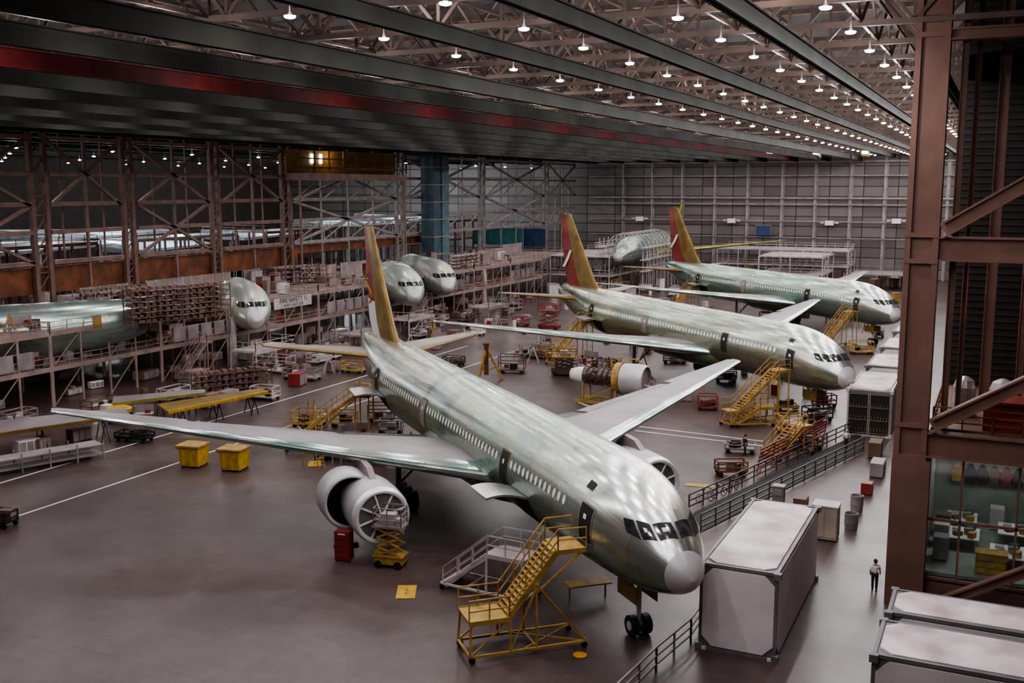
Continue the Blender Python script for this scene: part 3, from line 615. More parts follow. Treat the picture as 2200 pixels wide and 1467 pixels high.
def container(label,x0,x1,y0,y1,h,door=False,topm=None,zb=0):
    t=thing('container',label,'container',((x0+x1)/2,(y0+y1)/2,zb),0,'big white equipment containers'); w,l=(x1-x0)/2,(y1-y0)/2; b=.16
    ch=.5
    def oct_(u0,u1,v0,v1): return [(u0+ch,v0),(u1-ch,v0),(u1,v0+ch),(u1,v1-ch),(u1-ch,v1),(u0+ch,v1),(u0,v1-ch),(u0,v0+ch)]
    MB().b2(-w+.05,w-.05,-l+.05,l-.05,.15,h-.05).build('body',M_cont,t)
    f=MB()
    for X in (-w,w):
        for Y in (-l,l): f.box(X*(1-b/2/w),Y*(1-b/2/l),h/2,b,b,h)
    for Z in (b/2,h-b/2):
        for X in (-w,w): f.box(X*(1-b/2/w),0,Z,b,2*l,b)
        for Y in (-l,l): f.box(0,Y*(1-b/2/l),Z,2*w,b,b)
    for X in (-w,w):
        for Y in (-l,l):
            for Z in (.15,h-.15): f.box(X*.985,Y*.995,Z,.34,.34,.32)
    f.build('frame',M_pale if door else M_cont,t)
    o=oct_(-w+.24,w-.24,-l+.24,l-.24); MB().loft([[(a,c,h-.06) for a,c in o],[(a,c,h+.03) for a,c in o]]).build('roof_panel',topm or M_dirty,t)
    if not door:
        o=oct_(-w+.16,w-.16,.22,h-.22); MB().loft([[(a,-l+.06,c) for a,c in o],[(a,-l-.02,c) for a,c in o]]).build('end_panel',M_white,t)
    o=oct_(-l+.15,l-.15,.2,h-.2); MB().loft([[(-w+.06,a,c) for a,c in o],[(-w-.02,a,c) for a,c in o]]).build('side_panel',M_cside,t)
    MB().loft([[(w-.06,a,c) for a,c in o],[(w+.02,a,c) for a,c in o]]).build('side_panel',M_cside,t)
    if door:
        for s in (-1,1):
            d=MB(); X0,X1=(-w+.16,-.08) if s<0 else (.08,w-.16)
            d.b2(X0,X1,-l-.02,-l+.03,.2,h-.4); o=d.build('cage_door',M_dark,t)
            d=MB()
            for k in range(4): d.b2(X0,X1,-l-.08,-l-.03,.3+k*(h-.8)/3,.36+k*(h-.8)/3)
            for X in (X0,X1): d.b2(X-.04,X+.04,-l-.09,-l-.03,.2,h-.4)
            d.build('grille',M_gsteel,o)
            for r in range(3):
                for k in range(6): MB().tube((X0+.2+k*(X1-X0-.4)/5,-l-.12,.5+r*1.1),(X0+.2+k*(X1-X0-.4)/5,-l-.12,.85+r*1.1),.06,n=6).build('gas_bottle',M_gold,o)
    for X in (-w*.9,w*.9): MB().box(X,-l+.2,.08,.4,.6,.16).build('foot',M_white,t)
    return t
container('large white container with grimy roof in front of the nearest nose',-12.9,-9.0,49.6,61.6,4.55)
container('white roofed container with dark cage doors, nearest of the far row',-12.6,-8.6,101,111,4.5,True)
container('white roofed container, second in the row behind the cage doors',-12.6,-8.6,115,124,4.5)
container('white roofed container, third in the row behind the cage doors',-12.6,-8.6,129,138,4.5)
container('white roofed container, farthest in the row beside the brown column',-12.6,-8.6,144,153,4.5)
container('pale topped container at the lower right corner, farther of two',-3.7,6,46.6,49.6,4.75)
container('pale topped container at the lower right corner, nearer of two',-3.8,6,41.9,45.7,4.75)
# ------------------------------------------------------------ right hand steelwork
M_col=mat('column_paint',(.20,.105,.08),rough=.6,var=.25)
cx,cy_=-4.05,60.6
t=thing('steel_column','massive brown steel column standing at the right of the hall','column',(cx,cy_,0))
MB().b2(-.85,-.55,-.7,.7,0,39).build('flange',M_col,t); MB().b2(.55,.85,-.7,.7,0,39).build('flange',M_col,t); MB().b2(-.55,.55,-.5,-.3,0,39).build('web',M_col,t)
m=MB(); [m.b2(-.86,.86,-.74,.7,z,z+.25) for z in (8.4,10.2,19.2,20.6,31)]; m.b2(-.9,1.1,-.76,-.7,.0,8.4); m.build('stiffener',M_col,t)
def beam(label,p,q,w,h,name='steel_beam',mt=None): 
    m=MB(); p=Vector(p);q=Vector(q); m.bar(p,q,w*.35,h); u=Vector((0,0,h/2)); m.bar(p+u,q+u,w,.1); m.bar(p-u,q-u,w,.1)
    return tag(m.build(name,mt or M_col),label,'beam','brown beams at the right')
beam('thick brown beam over the glazed office',(-3.2,60.3,9.3),(8,60.3,9.3),.8,1.3)
beam('brown beam halfway up the right column',(-3.2,60.3,20.0),(8,60.3,20.0),.8,1.2)
beam('topmost brown beam right of the big column',(-3.2,60.3,31.1),(8,60.3,31.1),.7,.5)
beam('brown diagonal brace rising right above the balcony',(-3.0,60.0,10.4),(4,60.0,14.7),.7,.7,'diagonal_brace')
beam('brown diagonal brace rising right from the halfway beam',(-3.0,60.0,21.0),(4,60.0,25.5),.7,.8,'diagonal_brace')
beam('slanting brown brace low beside the office glass',(-2.2,59.6,.5),(4,59.6,4.2),.5,.5,'diagonal_brace')
for j,(x,y,w_) in enumerate(((-2.5,61.5,.35),(-1.9,64,.3),(-.6,68,.6),(1.2,66,.4))):
    tag(MB().b2(x-w_/2,x+w_/2,y-.05,y+.05,10,39).b2(x-w_/2,x-w_/2+.06,y-.2,y+.2,10,39).b2(x+w_/2-.06,x+w_/2,y-.2,y+.2,10,39).build('pipe_post',M_col),'slim brown post right of the big column, %s from it'%ORD[j],'post','slim posts at the right')
struct(MB().b2(-3.1,9,60.9,75,9.9,10.1).build('trim_40',M_col),'balcony floor over the office','floor')
t=thing('balcony_railing','orange balcony railing with mesh right of the column','railing',(-3.0,60.8,10.1)); rail(MB(),[(0,0,0),(0,12,0)],1.1,.07,1.5).build('side_rail',M_org,t); rail(MB(),[(0,0,0),(9,0,0)],1.2,.07,1.5,3).build('front_rail',M_org,t)
for j,r in enumerate((.62,.7)):
    p=Vector((-1.6+j*2.0,65,10.1)); t=thing('wrapped_drum','silver plastic wrapped drum on the balcony, %s one'%('left','right')[j],'drum',p,0,'wrapped drums')
    m=MB(); m.lathe([(.12,r*.8),(.2,r),(.5,r*1.05),(1.2,r*.97),(1.7,r*1.02),(2.1,r*.8),(2.3,r*.3),(2.35,.01)],n=14); m.build('wrap',mat('plastic_wrap',(.55,.5,.5),metal=.4,rough=.25,bump=.8,scale=3),t); MB().b2(-r,r,-r,r,0,.12).build('pallet',M_brown,t)
tag(MB().b2(-.5,5,61.2,63.5,10.1,11.6).b2(-.6,5,61.1,63.6,11.6,11.75).build('red_bin',M_red),'long red bin on the balcony floor behind the railing','bin')
plight('balcony_fill',(0,63,17.5),120,(1,.8,.7),.15)  # added fill for the dark right side; no lamp hangs here
struct(MB().b2(-3.1,9,61,72,1.6,1.8).build('floor_office',M_conc),'pale office floor behind the glass','floor')
struct(MB().b2(-3.1,9,72,72.2,0,9.8).build('wall_office_back',mat('office_wall',(.32,.34,.32))),'pale office back wall','wall')
struct(MB().b2(-3.2,-3.1,61,72,0,9.8).build('wall_office_side',M_gsteel),'office side wall','wall')
t=thing('office_window','glazed office front with brown mullions below the beam','window',(0,60.6,0)); 
MB().b2(-3,9,0,.03,1.6,8.6).build('pane',M_clear,t)
m=MB(); [m.b2(x-.06,x+.06,-.08,.08,.2,8.7) for x in (-3,-1.3,1.5,4)]; m.b2(-3,9,-.08,.08,4.9,5.05).b2(-3,9,-.08,.08,8.5,8.7).b2(-3,9,-.1,.1,1.4,1.65); m.build('mullion',M_col,t)
struct(MB().b2(-3,9,60.5,60.7,0,1.5).build('wall_office_front',M_col),'low brown wall under the office glass','wall')
for j,(x,y) in enumerate(((-1.2,66.5),(1.2,64.0),(1.6,68.5),(-1.4,69.8))):
    wh=('farther back by the coats','nearer to the glass','at the right behind','under the coats')[j]
    t=thing('office_table','pale office table, %s'%wh,'table',(x,y,1.8),0,'office tables'); MB().b2(-.9,.9,-1.2,1.2,.72,.78).build('tabletop',M_white,t)
    for a in (-.8,.8):
        for b in (-1.1,1.1): MB().b2(a-.03,a+.03,b-.03,b+.03,0,.72).build('leg',M_gsteel,t)
    for q,(dx,dy,hh,mm) in enumerate(((-.4,.5,.12,M_pale),(.3,-.2,.35,M_gsteel),(-.3,-.6,.2,M_brown),(.4,.7,.25,M_teal),(.5,-.8,.3,M_yel))):
        tb=thing('desk_box','%s box on the office table %s'%(('white paper','grey','brown','teal','yellow')[q],wh),'box',(x+dx,y+dy,2.58)); MB().box(0,0,hh/2,.45,.35,hh,.3*q).build('body',mm,tb); MB().box(0,0,hh+.02,.48,.38,.03,.3*q).build('lid',mm,tb)
t=thing('file_cabinet','tan filing cabinet just inside the office glass','cabinet',(.4,62.1,1.8)); MB().b2(-.8,.8,-.45,.45,0,1.2).b2(-.85,.85,-.5,.5,1.2,1.26).build('body',M_yel,t)
for k in range(3): MB().b2(-.74,.74,-.5,-.46,.08+k*.38,.40+k*.38).build('drawer',M_yel,t)
for j,(x,y,mt) in enumerate(((-2.3,63.5,M_gsteel),(-2.4,66,M_pale),(-2.4,68,M_brown),(.6,70.8,M_pale),(3,66,M_gsteel))):
    t=thing('office_cupboard','cupboard standing in the glazed office, %s from the glass'%ORD[j],'cupboard',(x,y,1.8),0,'office cupboards'); MB().b2(-.4,.4,-.5,.5,.08,1.4).build('body',mt,t); MB().b2(.4,.43,-.48,-.02,.12,1.35).b2(.4,.43,.02,.48,.12,1.35).build('door',mt,t); MB().b2(-.36,.36,-.46,.46,0,.08).build('plinth',M_dark,t)
for j,(x,c) in enumerate(((-1.9,M_yel),(-1.1,M_navy),(-.4,M_dark),(.3,M_brown),(1.0,mat('plaid_red',(.25,.05,.045))),(1.7,M_navy))):
    t=thing('hanging_coat','%s coat hanging on the office back wall'%('yellow','left navy','black','brown','red','right navy')[j],'coat',(x,71.8,4.4)); m=MB(); m.loft([[(-.28,0,0),(.28,0,0),(.28,-.2,0),(-.28,-.2,0)],[(-.25,0,.9),(.25,0,.9),(.25,-.2,.9),(-.25,-.2,.9)],[(-.08,0,1.2),(.08,0,1.2),(.08,-.1,1.2),(-.08,-.1,1.2)]]); m.build('cloth',c,t); MB().bar((-.27,-.1,.85),(-.4,-.1,.2),.12).bar((.27,-.1,.85),(.4,-.1,.2),.12).build('sleeve',c,t)
for j,x in enumerate((-1,2)):
    tag(MB().box(x,67,8.9,.3,2.6,.08).box(x,67,8.97,.45,2.8,.06).bar((x,67,9),(x,67,9.9),.05).build('office_lamp',mat('office_glow',(.92,1,.95),emit=26)),'fluorescent office ceiling lamp, %s one'%('left','right')[j],'lamp','office lamps')
# ------------------------------------------------------------ fences by the nose
M_rail=mat('dark_rail',(.10,.085,.085),rough=.5)
def fence(label,pts,mt=M_gsteel,h=1.3):
    o=rail(MB(),[(p[0],p[1],0) for p in pts],h,.09,2.0,3); return tag(o.build('guard_rail',mt),label,'railing','guard rails by the walkway')
fence('grey guard rail left of the large front container',[(-14.6,40),(-14.0,46),(-13.4,50),(-13.4,58)])
fence('long dark guard rail of the walkway from front container to far row',[G(1505,1145),G(1855,970)],M_rail)
fence('second dark guard rail behind the orange rack',[G(1480,1100),G(1850,925)],M_rail)
a,b,c_,d_=G(1510,1142),G(1855,967),G(1848,930),G(1490,1103)
struct(MB().add([(v.x,v.y,.02) for v in (a,b,c_,d_)]+[(v.x,v.y,.06) for v in (a,b,c_,d_)],[(0,1,2,3),(4,5,6,7)]).build('floor_channel',M_dark),'dark service channel in the floor','floor')
t=thing('pipe_rack','long orange red hose rack lying behind the guard rail','rack',(0,0,0)); a=G(1625,1022);b=G(1770,945)
for k in range(6): MB().bar((a.x,a.y+k*.3,.6+.25*k),(b.x,b.y+k*.3,.6+.25*k),.12).build('pipe',M_red,t)
for k in range(6): e=a.lerp(b,k/5); MB().bar((e.x,e.y,0),(e.x,e.y+1.6,2.1),.1).bar((e.x,e.y,0),(e.x,e.y+1.6,0.1),.1).build('stand',M_org,t)
# ------------------------------------------------------------ floor equipment
def yellow_bin(label,p):
    t=thing('yellow_bin',label,'bin',p,.2,'yellow hopper bins'); m=MB()
    m.loft([[(-.85,-.85,.15),(.85,-.85,.15),(.85,.85,.15),(-.85,.85,.15)],[(-.9,-.9,1.75),(.9,-.9,1.75),(.9,.9,1.75),(-.9,.9,1.75)]]); m.build('body',M_byel,t)
    MB().b2(-1.15,1.05,-1.0,1.0,1.75,1.9).b2(-1.1,-.8,-.95,.95,1.55,1.75).build('rim',M_yel,t)
    m=MB(); [m.bar((x,-.92,.2),(x,-.92,1.7),.08) for x in (-.7,0,.7)]; m.build('rib',M_yel,t)
    for a in (-.7,.7):
        for b in (-.7,.7): MB().tube((a,b-.05,.12),(a,b+.05,.12),.12,n=10).build('caster',M_black,t)
yellow_bin('yellow hopper bin under the near wing, left one of two',G(418,1000)); yellow_bin('yellow hopper bin under the near wing, right one of two',G(505,1008))
def scissor(label,p,rz,h,mb,mt,name='scissor_lift',L=2.2,w=1.1):
    t=thing(name,label,'lift',p,rz,'scissor lifts'); MB().b2(-L/2,L/2,-w/2,w/2,.25,.75).b2(-L/2-.1,L/2+.1,-w/2-.05,w/2+.05,.7,.8).b2(-L/2,-L/2+.5,-w/2,w/2,.75,1.0).build('chassis',mb,t)
    n=3; dz=(h-1.2)/n
    for k in range(n):
        for s in (-1,1):
            y=s*w*.42; z=.8+k*dz; MB().bar((-L*.4,y,z),(L*.4,y,z+dz),.1).bar((L*.4,y,z),(-L*.4,y,z+dz),.1).build('scissor_arm',mb,t)
    MB().b2(-L/2-.1,L/2+.1,-w/2-.05,w/2+.05,h-.35,h-.2).build('deck',mt,t)
    rail(MB(),[(-L/2,-w/2,h-.2),(L/2,-w/2,h-.2),(L/2,w/2,h-.2),(-L/2,w/2,h-.2),(-L/2,-w/2,h-.2)],1.1,.06,.8,3).build('guard_rail',mt,t)
    MB().b2(-.5,.4,-.3,.3,h-.2,h+.5).b2(.5,.8,-.4,.1,h-.2,h+.25).build('tool_box',M_pale,t)
    for a in (-L*.35,L*.35):
        for s in (-1,1): MB().tube((a,s*w/2-.1,.25),(a,s*w/2+.1,.25),.25,n=12).build('wheel',M_black,t)
scissor('yellow scissor lift with grey basket in front of the near engine',G(840,1215),.2,2.9,M_yel,M_gsteel,L=1.8)
scissor('red scissor lift between the mezzanine and the second airliner',G(1180,708),.1,3.4,M_red,M_red,L=3.4,w=1.6)
scissor('brown lift table beside the second wing tip',G(1212,805),.3,2.6,M_brown,M_yel,L=3,w=2)
t=thing('tool_cabinet','tall red tool cabinet on wheels before the near engine','cabinet',G(740,1203),.15); MB().b2(-.5,.5,-.35,.35,.12,1.95).build('body',M_red,t)
for k in range(4): MB().b2(-.42,.42,-.39,-.35,.3+k*.38,.62+k*.38).build('drawer',M_red,t)
MB().b2(-.25,.25,-.36,-.345,1.7,1.85).build('label_plate',M_white,t); [MB().tube((a,-.3,.07),(a,-.2,.07),.07,n=8).build('caster',M_black,t) for a in (-.4,.4)]
def mat_on_floor(px,py,rz,lab,L=2.4,w=1.1):
    p=G(px,py); t=MB().box(0,0,.02,L,w,.03).build('floor_plate',M_byel,loc=p,rz=rz); tag(t,lab,'floor plate','yellow floor plates')
    for k in range(5): MB().box(-.5+k*.25,0,.04,.12,.05+.12*(k%2),.006).build('stencil',M_brown,t)
mat_on_floor(873,1272,-1.1,'yellow floor plate in front of the scissor lift',2.0,1.1); mat_on_floor(676,996,-.95,'yellow floor plate under the near wing',1.8,1.1); mat_on_floor(1503,1043,.2,'yellow floor plate by the bicycles',2.2,.8)
t=thing('tilted_sign_board','yellow board lying slanted behind the large yellow stair','board',G(1262,1285),.75); MB().b2(-1.3,1.3,-.5,.5,.9,.98).build('board',M_yel,t); [MB().bar((x,0,0),(x,0,.95),.08).build('leg',M_gsteel,t) for x in (-1.1,1.1)]
tag(MB().tube((0,0,0),(0,0,.03),.35,n=20).tube((0,0,.03),(0,0,.045),.2,n=20).build('floor_disc',mat('orange_disc',(.7,.3,.02)),loc=G(1246,1407)),'round orange disc on the floor right of the large stair','floor disc')
e=G(1300,868); t=thing('engine_on_stand','jet engine with white cone and open machinery on a yellow stand','engine',e,-.05)
m=MB(); m.lathe([(1.9,1.35),(2.0,1.55),(2.2,1.65),(4.2,1.7),(4.6,1.6),(4.7,1.45)],(0,0,3.0),'x',32); m.build('fan_case',M_nac,t,True)
MB().lathe([(4.4,.001),(4.4,1.5)],(0,0,3.0),'x',28).build('fan_face',M_gsteel,t)
MB().lathe([(1.95,.3),(1.95,1.5)],(0,0,3.0),'x',24).lathe([(2.0,1.66),(1.3,1.66),(1.3,1.5)],(0,0,3.0),'x',24).build('case_rim',M_yel,t)
m=MB(); m.lathe([(2,.9),(.8,.75),(-.6,.85),(-1.8,.8),(-2.4,.9)],(0,0,3.0),'x',20)
for k in range(26):
    a=random.uniform(0,2*PI); x=random.uniform(-2.2,1.6); r=.85; m.box(x,r*math.sin(a),3+r*math.cos(a),random.uniform(.2,.7),.25,.25,a)
for k in range(6): m.lathe([(-2+k*.6,.95),(-1.9+k*.6,1.0),(-1.85+k*.6,.9)],(0,0,3),'x',20)
m.build('engine_core',mat('engine_metal',(.16,.12,.105),metal=.6,rough=.35,scale=3),t)
MB().lathe([(-2.4,.95),(-3.2,.85),(-4.0,.62),(-4.0,.5)],(0,0,3.0),'x',24).build('exhaust_cone',M_white,t,True)
m=MB(); 
for x in (-2.2,1.6,3.6):
    for y in (-1.2,1.2): m.bar((x,y,.1),(x,y*.8,2.4),.18)
    m.bar((x,-1.3,.5),(x,1.3,.5),.18)
for y in (-1.3,1.3): m.bar((-3,y,.35),(4.6,y,.35),.25); m.bar((-2.2,y,.4),(1.6,y*.8,2.3),.12)
m.build('stand',M_yel,t)
m=MB(); rail(m,[(-.2,2.2,2.4),(3.0,2.2,2.4)],2.4,.1,1,3); m.b2(-.4,3,1.8,3,2.2,2.35); [m.bar((x,2.2,0),(x,2.2,4.8),.12) for x in (-.2,3)]; m.build('work_frame',M_yel,t)
t=thing('tripod_jack','tall orange brown tripod jack between the two airliners','jack',G(1045,815),0); 
for k in range(3): a=k*2.1+.4; MB().bar((2.0*math.cos(a),2.0*math.sin(a),.1),(0,0,3.8),.28).bar((1.2*math.cos(a),1.2*math.sin(a),1.6),(0,0,1.0),.14).build('leg',M_yel,t)
MB().tube((0,0,.6),(0,0,4.2),.28).tube((0,0,4.2),(0,0,4.5),.4).build('jack_post',M_org,t)
def cart(label,p,rz,L,w,h,mt,grp='equipment carts',items=3,name='equipment_cart'):
    t=thing(name,label,'cart',p,rz,grp); MB().b2(-L/2,L/2,-w/2,w/2,.35,.5).build('bed',mt,t); f=MB()
    for a in (-L/2,L/2):
        for b in (-w/2,w/2): f.bar((a,b,.35),(a,b,h),.1)
    for z in (h*.6,h):
        f.bar((-L/2,-w/2,z),(L/2,-w/2,z),.1); f.bar((-L/2,w/2,z),(L/2,w/2,z),.1); f.bar((-L/2,-w/2,z),(-L/2,w/2,z),.1); f.bar((L/2,-w/2,z),(L/2,w/2,z),.1)
    f.build('frame',mt,t); ra=random.Random(int(L*100+p[0]))
    for k in range(items): MB().box(ra.uniform(-L*.35,L*.35),ra.uniform(-w*.3,w*.3),.5+ra.uniform(.2,.4),ra.uniform(.4,1.2),ra.uniform(.3,.8),ra.uniform(.3,.8),ra.uniform(0,1)).build('load',ra.choice([M_gsteel,M_brown,M_pale,M_dark]),t)
    for a in (-L*.4,L*.4):
        for b in (-w*.45,w*.45): MB().tube((a,b-.08,.2),(a,b+.08,.2),.2,n=10).build('wheel',M_black,t)
    return t
for (px,py,rz,L,w,h,mt,lab) in ((1100,800,.3,3.2,2,2.2,M_brown,'brown cart behind the orange tripod'),(290,948,.2,3.2,1.4,.9,M_black,'low black cart beneath the near wing tip'),(665,915,.2,3,1.8,1.6,M_yel,'yellow brown cart left of the rear stair'),(1755,905,.8,2.6,1.5,1.5,M_dark,'black tow cart near the second nose'),(570,858,.1,2.8,1.6,1.5,M_pale,'pale crate cart beyond the wing panels'),(1590,972,.2,2.6,1.2,.8,M_gsteel,'grey low cart beyond the nearest nose'),(650,815,.1,4.5,2,1.4,M_gsteel,'long grey bench cart near the tail'),(590,800,.05,5,2,2.2,M_pale,'pale platform cart near the tail'),(760,800,.1,3,1.6,1.4,M_yel,'yellow cart right beside the near tail'),(1520,880,.3,2.0,1.4,1.6,M_red,'red cart at the near wing tip'),(1120,700,.1,2.4,1.4,1.6,M_red,'red cart near the second tail'),(1300,815,.1,2.5,1.6,2.4,M_brown,'brown cart behind the loose engine'),(975,785,.1,2.6,1.4,1.2,M_dark,'dark cart under the near tailplane'),(1690,880,.4,2.2,1.4,.6,M_yel,'yellow tray below the second nose'),(5,1130,.2,1.6,1.2,1.1,M_dark,'dark trolley at the left edge of the floor'),
 (1240,660,.1,3,2,1.8,M_brown,'brown cart left of the second tail'),(880,800,.4,2.4,1.5,1.4,M_brown,'brown cart right of the near rudder'),(700,770,.1,4,1.8,1.5,M_pale,'pale bench left of the near rudder'),(940,690,.1,3.5,2,1.2,M_pale,'pale cart far behind the near tailplane'),(1100,665,.1,3.5,2,2,M_gsteel,'grey cart by the farther white post'),(1020,720,.1,3,1.6,1.2,M_white,'white cart before the mezzanine at centre'),(1160,770,.2,2.4,1.6,1.6,M_brown,'brown cart before the second wing tip'),(820,905,.5,2.6,1.6,1.8,M_brown,'brown cart under the rear of the nearest airliner'),(1560,820,.2,2.4,1.4,1.4,M_brown,'brown cart under the second airliner'),(1450,780,.2,3,1.6,1.3,M_brown,'long brown cart under the second wing'),
 (1700,930,.5,2.6,1.4,1.8,M_yel,'yellow frame cart left of the walking person'),(1735,965,.6,2.2,1.2,1.3,M_org,'orange cart at the walkway guard rail'),(1570,1020,.5,2.4,1.2,1.2,M_org,'orange cart behind the bicycles'),(740,915,.4,2.4,1.4,1.5,M_yel,'yellow cart before the rear stair'),(840,930,.4,2.2,1.4,1.3,M_gsteel,'grey cart behind the near wing root'),(1770,875,.6,2.2,1.2,1.4,M_red,'red cart under the second nose'),(1650,690,.3,3,1.6,1.6,M_brown,'brown cart under the third airliner'),(1560,640,.2,3,1.6,1.8,M_pale,'pale cart before the third tail'),(1850,760,.4,3,1.6,1.8,M_yel,'yellow cart under the third nose'),(1380,650,.2,3,1.6,1.6,M_gsteel,'grey cart behind the second airliner')):
    cart(lab,G(px,py),rz,L,w,h,mt)
def panel(label,px,py,z,L,w,rz,mt,edge):
    p=G(px,py,0); t=thing('wing_panel',label,'panel',p,rz,'loose wing panels on trestles'); 
    MB().loft([[(-L/2,-w/2,z),(-L/2,w/2,z+.3),(-L/2,w/2,z+.5),(-L/2,-w/2,z+.12)],[(L/2,-w*.25,z+.5),(L/2,w*.25,z+.7),(L/2,w*.25,z+.85),(L/2,-w*.25,z+.6)]]).build('skin',mt,t)
    MB().bar((-L/2,-w/2,z+.08),(L/2,-w*.25,z+.55),.25,.3).build('edge',edge,t)
    for x in (-L*.35,0,L*.35):
        m=MB()
        for y in (-w*.3,w*.3): m.bar((x-.4,y,0),(x,y,z+.1),.08).bar((x+.4,y,0),(x,y,z+.1),.08)
        m.bar((x,-w*.35,z),(x,w*.35,z+.1),.12); m.build('trestle',M_dark,t)
panel('olive wing panel with bright yellow edge on trestles, right one',465,900,1.6,11,2.6,1.15,M_gold,M_byel)
panel('grey wing panel with yellow edge, left of the olive one',345,893,1.6,9,2.0,.75,M_wgrey,M_yg)
panel('grey triangular wing panel on a rack at the left edge',90,960,1.8,15,5,.95,M_wgrey,M_gold)
tag(MB().lathe([(0,.001),(0,1.2),(.4,1.3),(.5,1.15),(.5,.001)],n=24).tube((0,0,-1.2),(0,0,0),.15).build('round_tray',M_byel,loc=G(255,885,1.2)),'round yellow tray left of the wing panels','tray')
def rack(label,p,rz,L,w,h,nl,mt,grp='storage racks',fill=None):
    t=thing('storage_rack',label,'rack',p,rz,grp)
    for z in [h*(k+.5)/nl for k in range(nl)]: MB().b2(-L/2,L/2,-w/2,w/2,z,z+.07).build('shelf',mt,t)
    for k in range(int(L/2)+1):
        for y in (-w/2,w/2): x=-L/2+L*k/int(L/2); MB().bar((x,y,0),(x,y,h),.1).build('upright',mt,t)
    if fill:
        m=MB(); rr=random.Random(int(L*7))
        for z in [h*(k+.5)/nl for k in range(nl)]:
            for q in range(int(L*1.2)): m.box(-L/2+.4+q*.8,rr.uniform(-.2,.2),z+.2,rr.uniform(.3,.7),w*.6,rr.uniform(.15,.35))
        tag(m.build('load',fill,t),None,None,kind='stuff')
    return t
p=G(100,1000); rack('low grey tube rack at the left edge of the floor',(p.x,p.y,0),1.2,9,2,1.6,2,M_gsteel)
rack('brown rack full of parts on the mezzanine left of the silver nose',G(385,690,8),PI/2-.35,12,2.2,4.2,7,M_brown,fill=M_steel)
rack('brown lattice rack behind the wing panels',G(500,840),PI/2-.5,9,1.6,2.6,4,M_brown,fill=M_steel)
rack('brown rack on the mezzanine left of the pair of noses',G(640,610,8),PI/2-.3,10,2,3,4,M_brown,fill=M_gsteel)
rack('brown shelf rack on the mezzanine right of the pair of noses',(-93,176,8),PI/2,10,1.6,2.6,4,M_brown,fill=M_pale)
rack('grey shelf rack on the mezzanine below the left fuselage',(-92.2,66,8),PI/2,10,1.2,1.5,3,M_gsteel,fill=M_brown)
rack('grey shelf rack on the mezzanine near the orange band',(-100,96,8),PI/2,12,1.6,3.0,4,M_gsteel,fill=M_steel)
for j,(px,py) in enumerate(((503,785),(1042,655))):
    t=thing('white_post','tall white round post in front of the mezzanine, %s one'%('nearer','farther')[j],'post',G(px,py),0,'white posts'); MB().tube((0,0,.3),(0,0,9.0),.45,n=20).build('shaft',M_pale,t); MB().tube((0,0,0),(0,0,.3),.65,n=20).build('base',M_gsteel,t)
p=atX(630,648,-90.8)
t=thing('banner','white fire safety banner hung on the mezzanine rail','banner',(p.x,p.y,p.z),PI/2)
MB().b2(-4.3,4.3,-.03,.03,-.75,.75).build('sheet',M_pale,t); rail(MB(),[(-4.3,.1,-.9),(4.3,.1,-.9)],1.8,.05,4.3,1).build('rope_frame',M_gsteel,t)
def text(s,size,loc,rot,parent,mt,name='lettering'):
    cu=bpy.data.curves.new(name,'FONT'); cu.body=s; cu.size=size; cu.align_x='CENTER'; cu.align_y='CENTER'
    to=bpy.data.objects.new(name,cu); me2=bpy.data.meshes.new_from_object(to); bpy.data.objects.remove(to); me2.materials.clear(); me2.materials.append(mt)
    o=bpy.data.objects.new(name,me2); COL.objects.link(o); o.parent=parent; o.location=loc; o.rotation_euler=rot; return o
text('FIRE SAFETY IS',.98,(0,-.06,.3),(PI/2,0,0),t,M_dark); text("EVERYONE'S JOB",.6,(0,-.06,-.42),(PI/2,0,0),t,M_dark)
rc=random.Random(3)
def crate(p,rz,L,h,mt,D=1.2,lab='crate or cabinet among the clutter of the left mezzanine',grp='mezzanine clutter'):
    t=thing('supply_crate',lab,'crate',p,rz,grp); MB().b2(-D/2,D/2,-L/2,L/2,.1,h).build('body',mt,t); m=MB()
    for q in range(3): m.b2(D/2,D/2+.03,-L/2+.05+q*L/3,-L/2+L/3-.05+q*L/3,.2,h-.1)
    m.build('front_panel',M_gsteel if mt is not M_gsteel else M_pale,t); MB().b2(-D/2,D/2,-L/2,L/2,0,.1).build('plinth',M_dark,t)
mats_=[M_brown,M_pale,M_gsteel,M_steel,M_white,M_red,M_steel,M_brown,M_mez]
def clear(x,y): return abs(y-DY)>5 or x>-105
for j in range(170):
    lv=(8.0,4.2,0.0,8.0)[j%4]; y=rc.uniform(58,200); x=rc.uniform(-108,-92) if lv==8 else rc.uniform(-98,-92)
    if clear(x,y): crate((x,y,lv),rc.uniform(-.1,.1),rc.uniform(.6,3.0),rc.uniform(.6,1.8) if lv<8 else rc.uniform(.7,2.4),rc.choice(mats_),rc.uniform(.5,1.4))
def drum(p,mt,r,h,lab,grp):
    t=thing('parts_drum',lab,'drum',p,0,grp); MB().lathe([(0,.01),(0,r),(h*.3,r*1.04),(h*.34,r),(h*.66,r),(h*.7,r*1.04),(h,r),(h,r*.9),(h-.05,.01)],n=12).build('body',mt,t); MB().tube((r*.4,0,h-.05),(r*.4,0,h+.04),.06,n=8).build('cap',M_dark,t)
def bench(p,rz,L,mt,lab,grp):
    t=thing('work_bench',lab,'bench',p,rz,grp); MB().b2(-L/2,L/2,-.5,.5,.85,.93).build('top',mt,t)
    for a in (-L/2+.1,L/2-.1):
        for b in (-.4,.4): MB().b2(a-.05,a+.05,b-.05,b+.05,0,.85).build('leg',M_gsteel,t)
    MB().b2(-L/2,L/2,.45,.5,.93,1.7).build('back_panel',M_gsteel,t); MB().box(L*.2,0,1.08,.5,.4,.3,.3).build('tool_box',M_red,t)
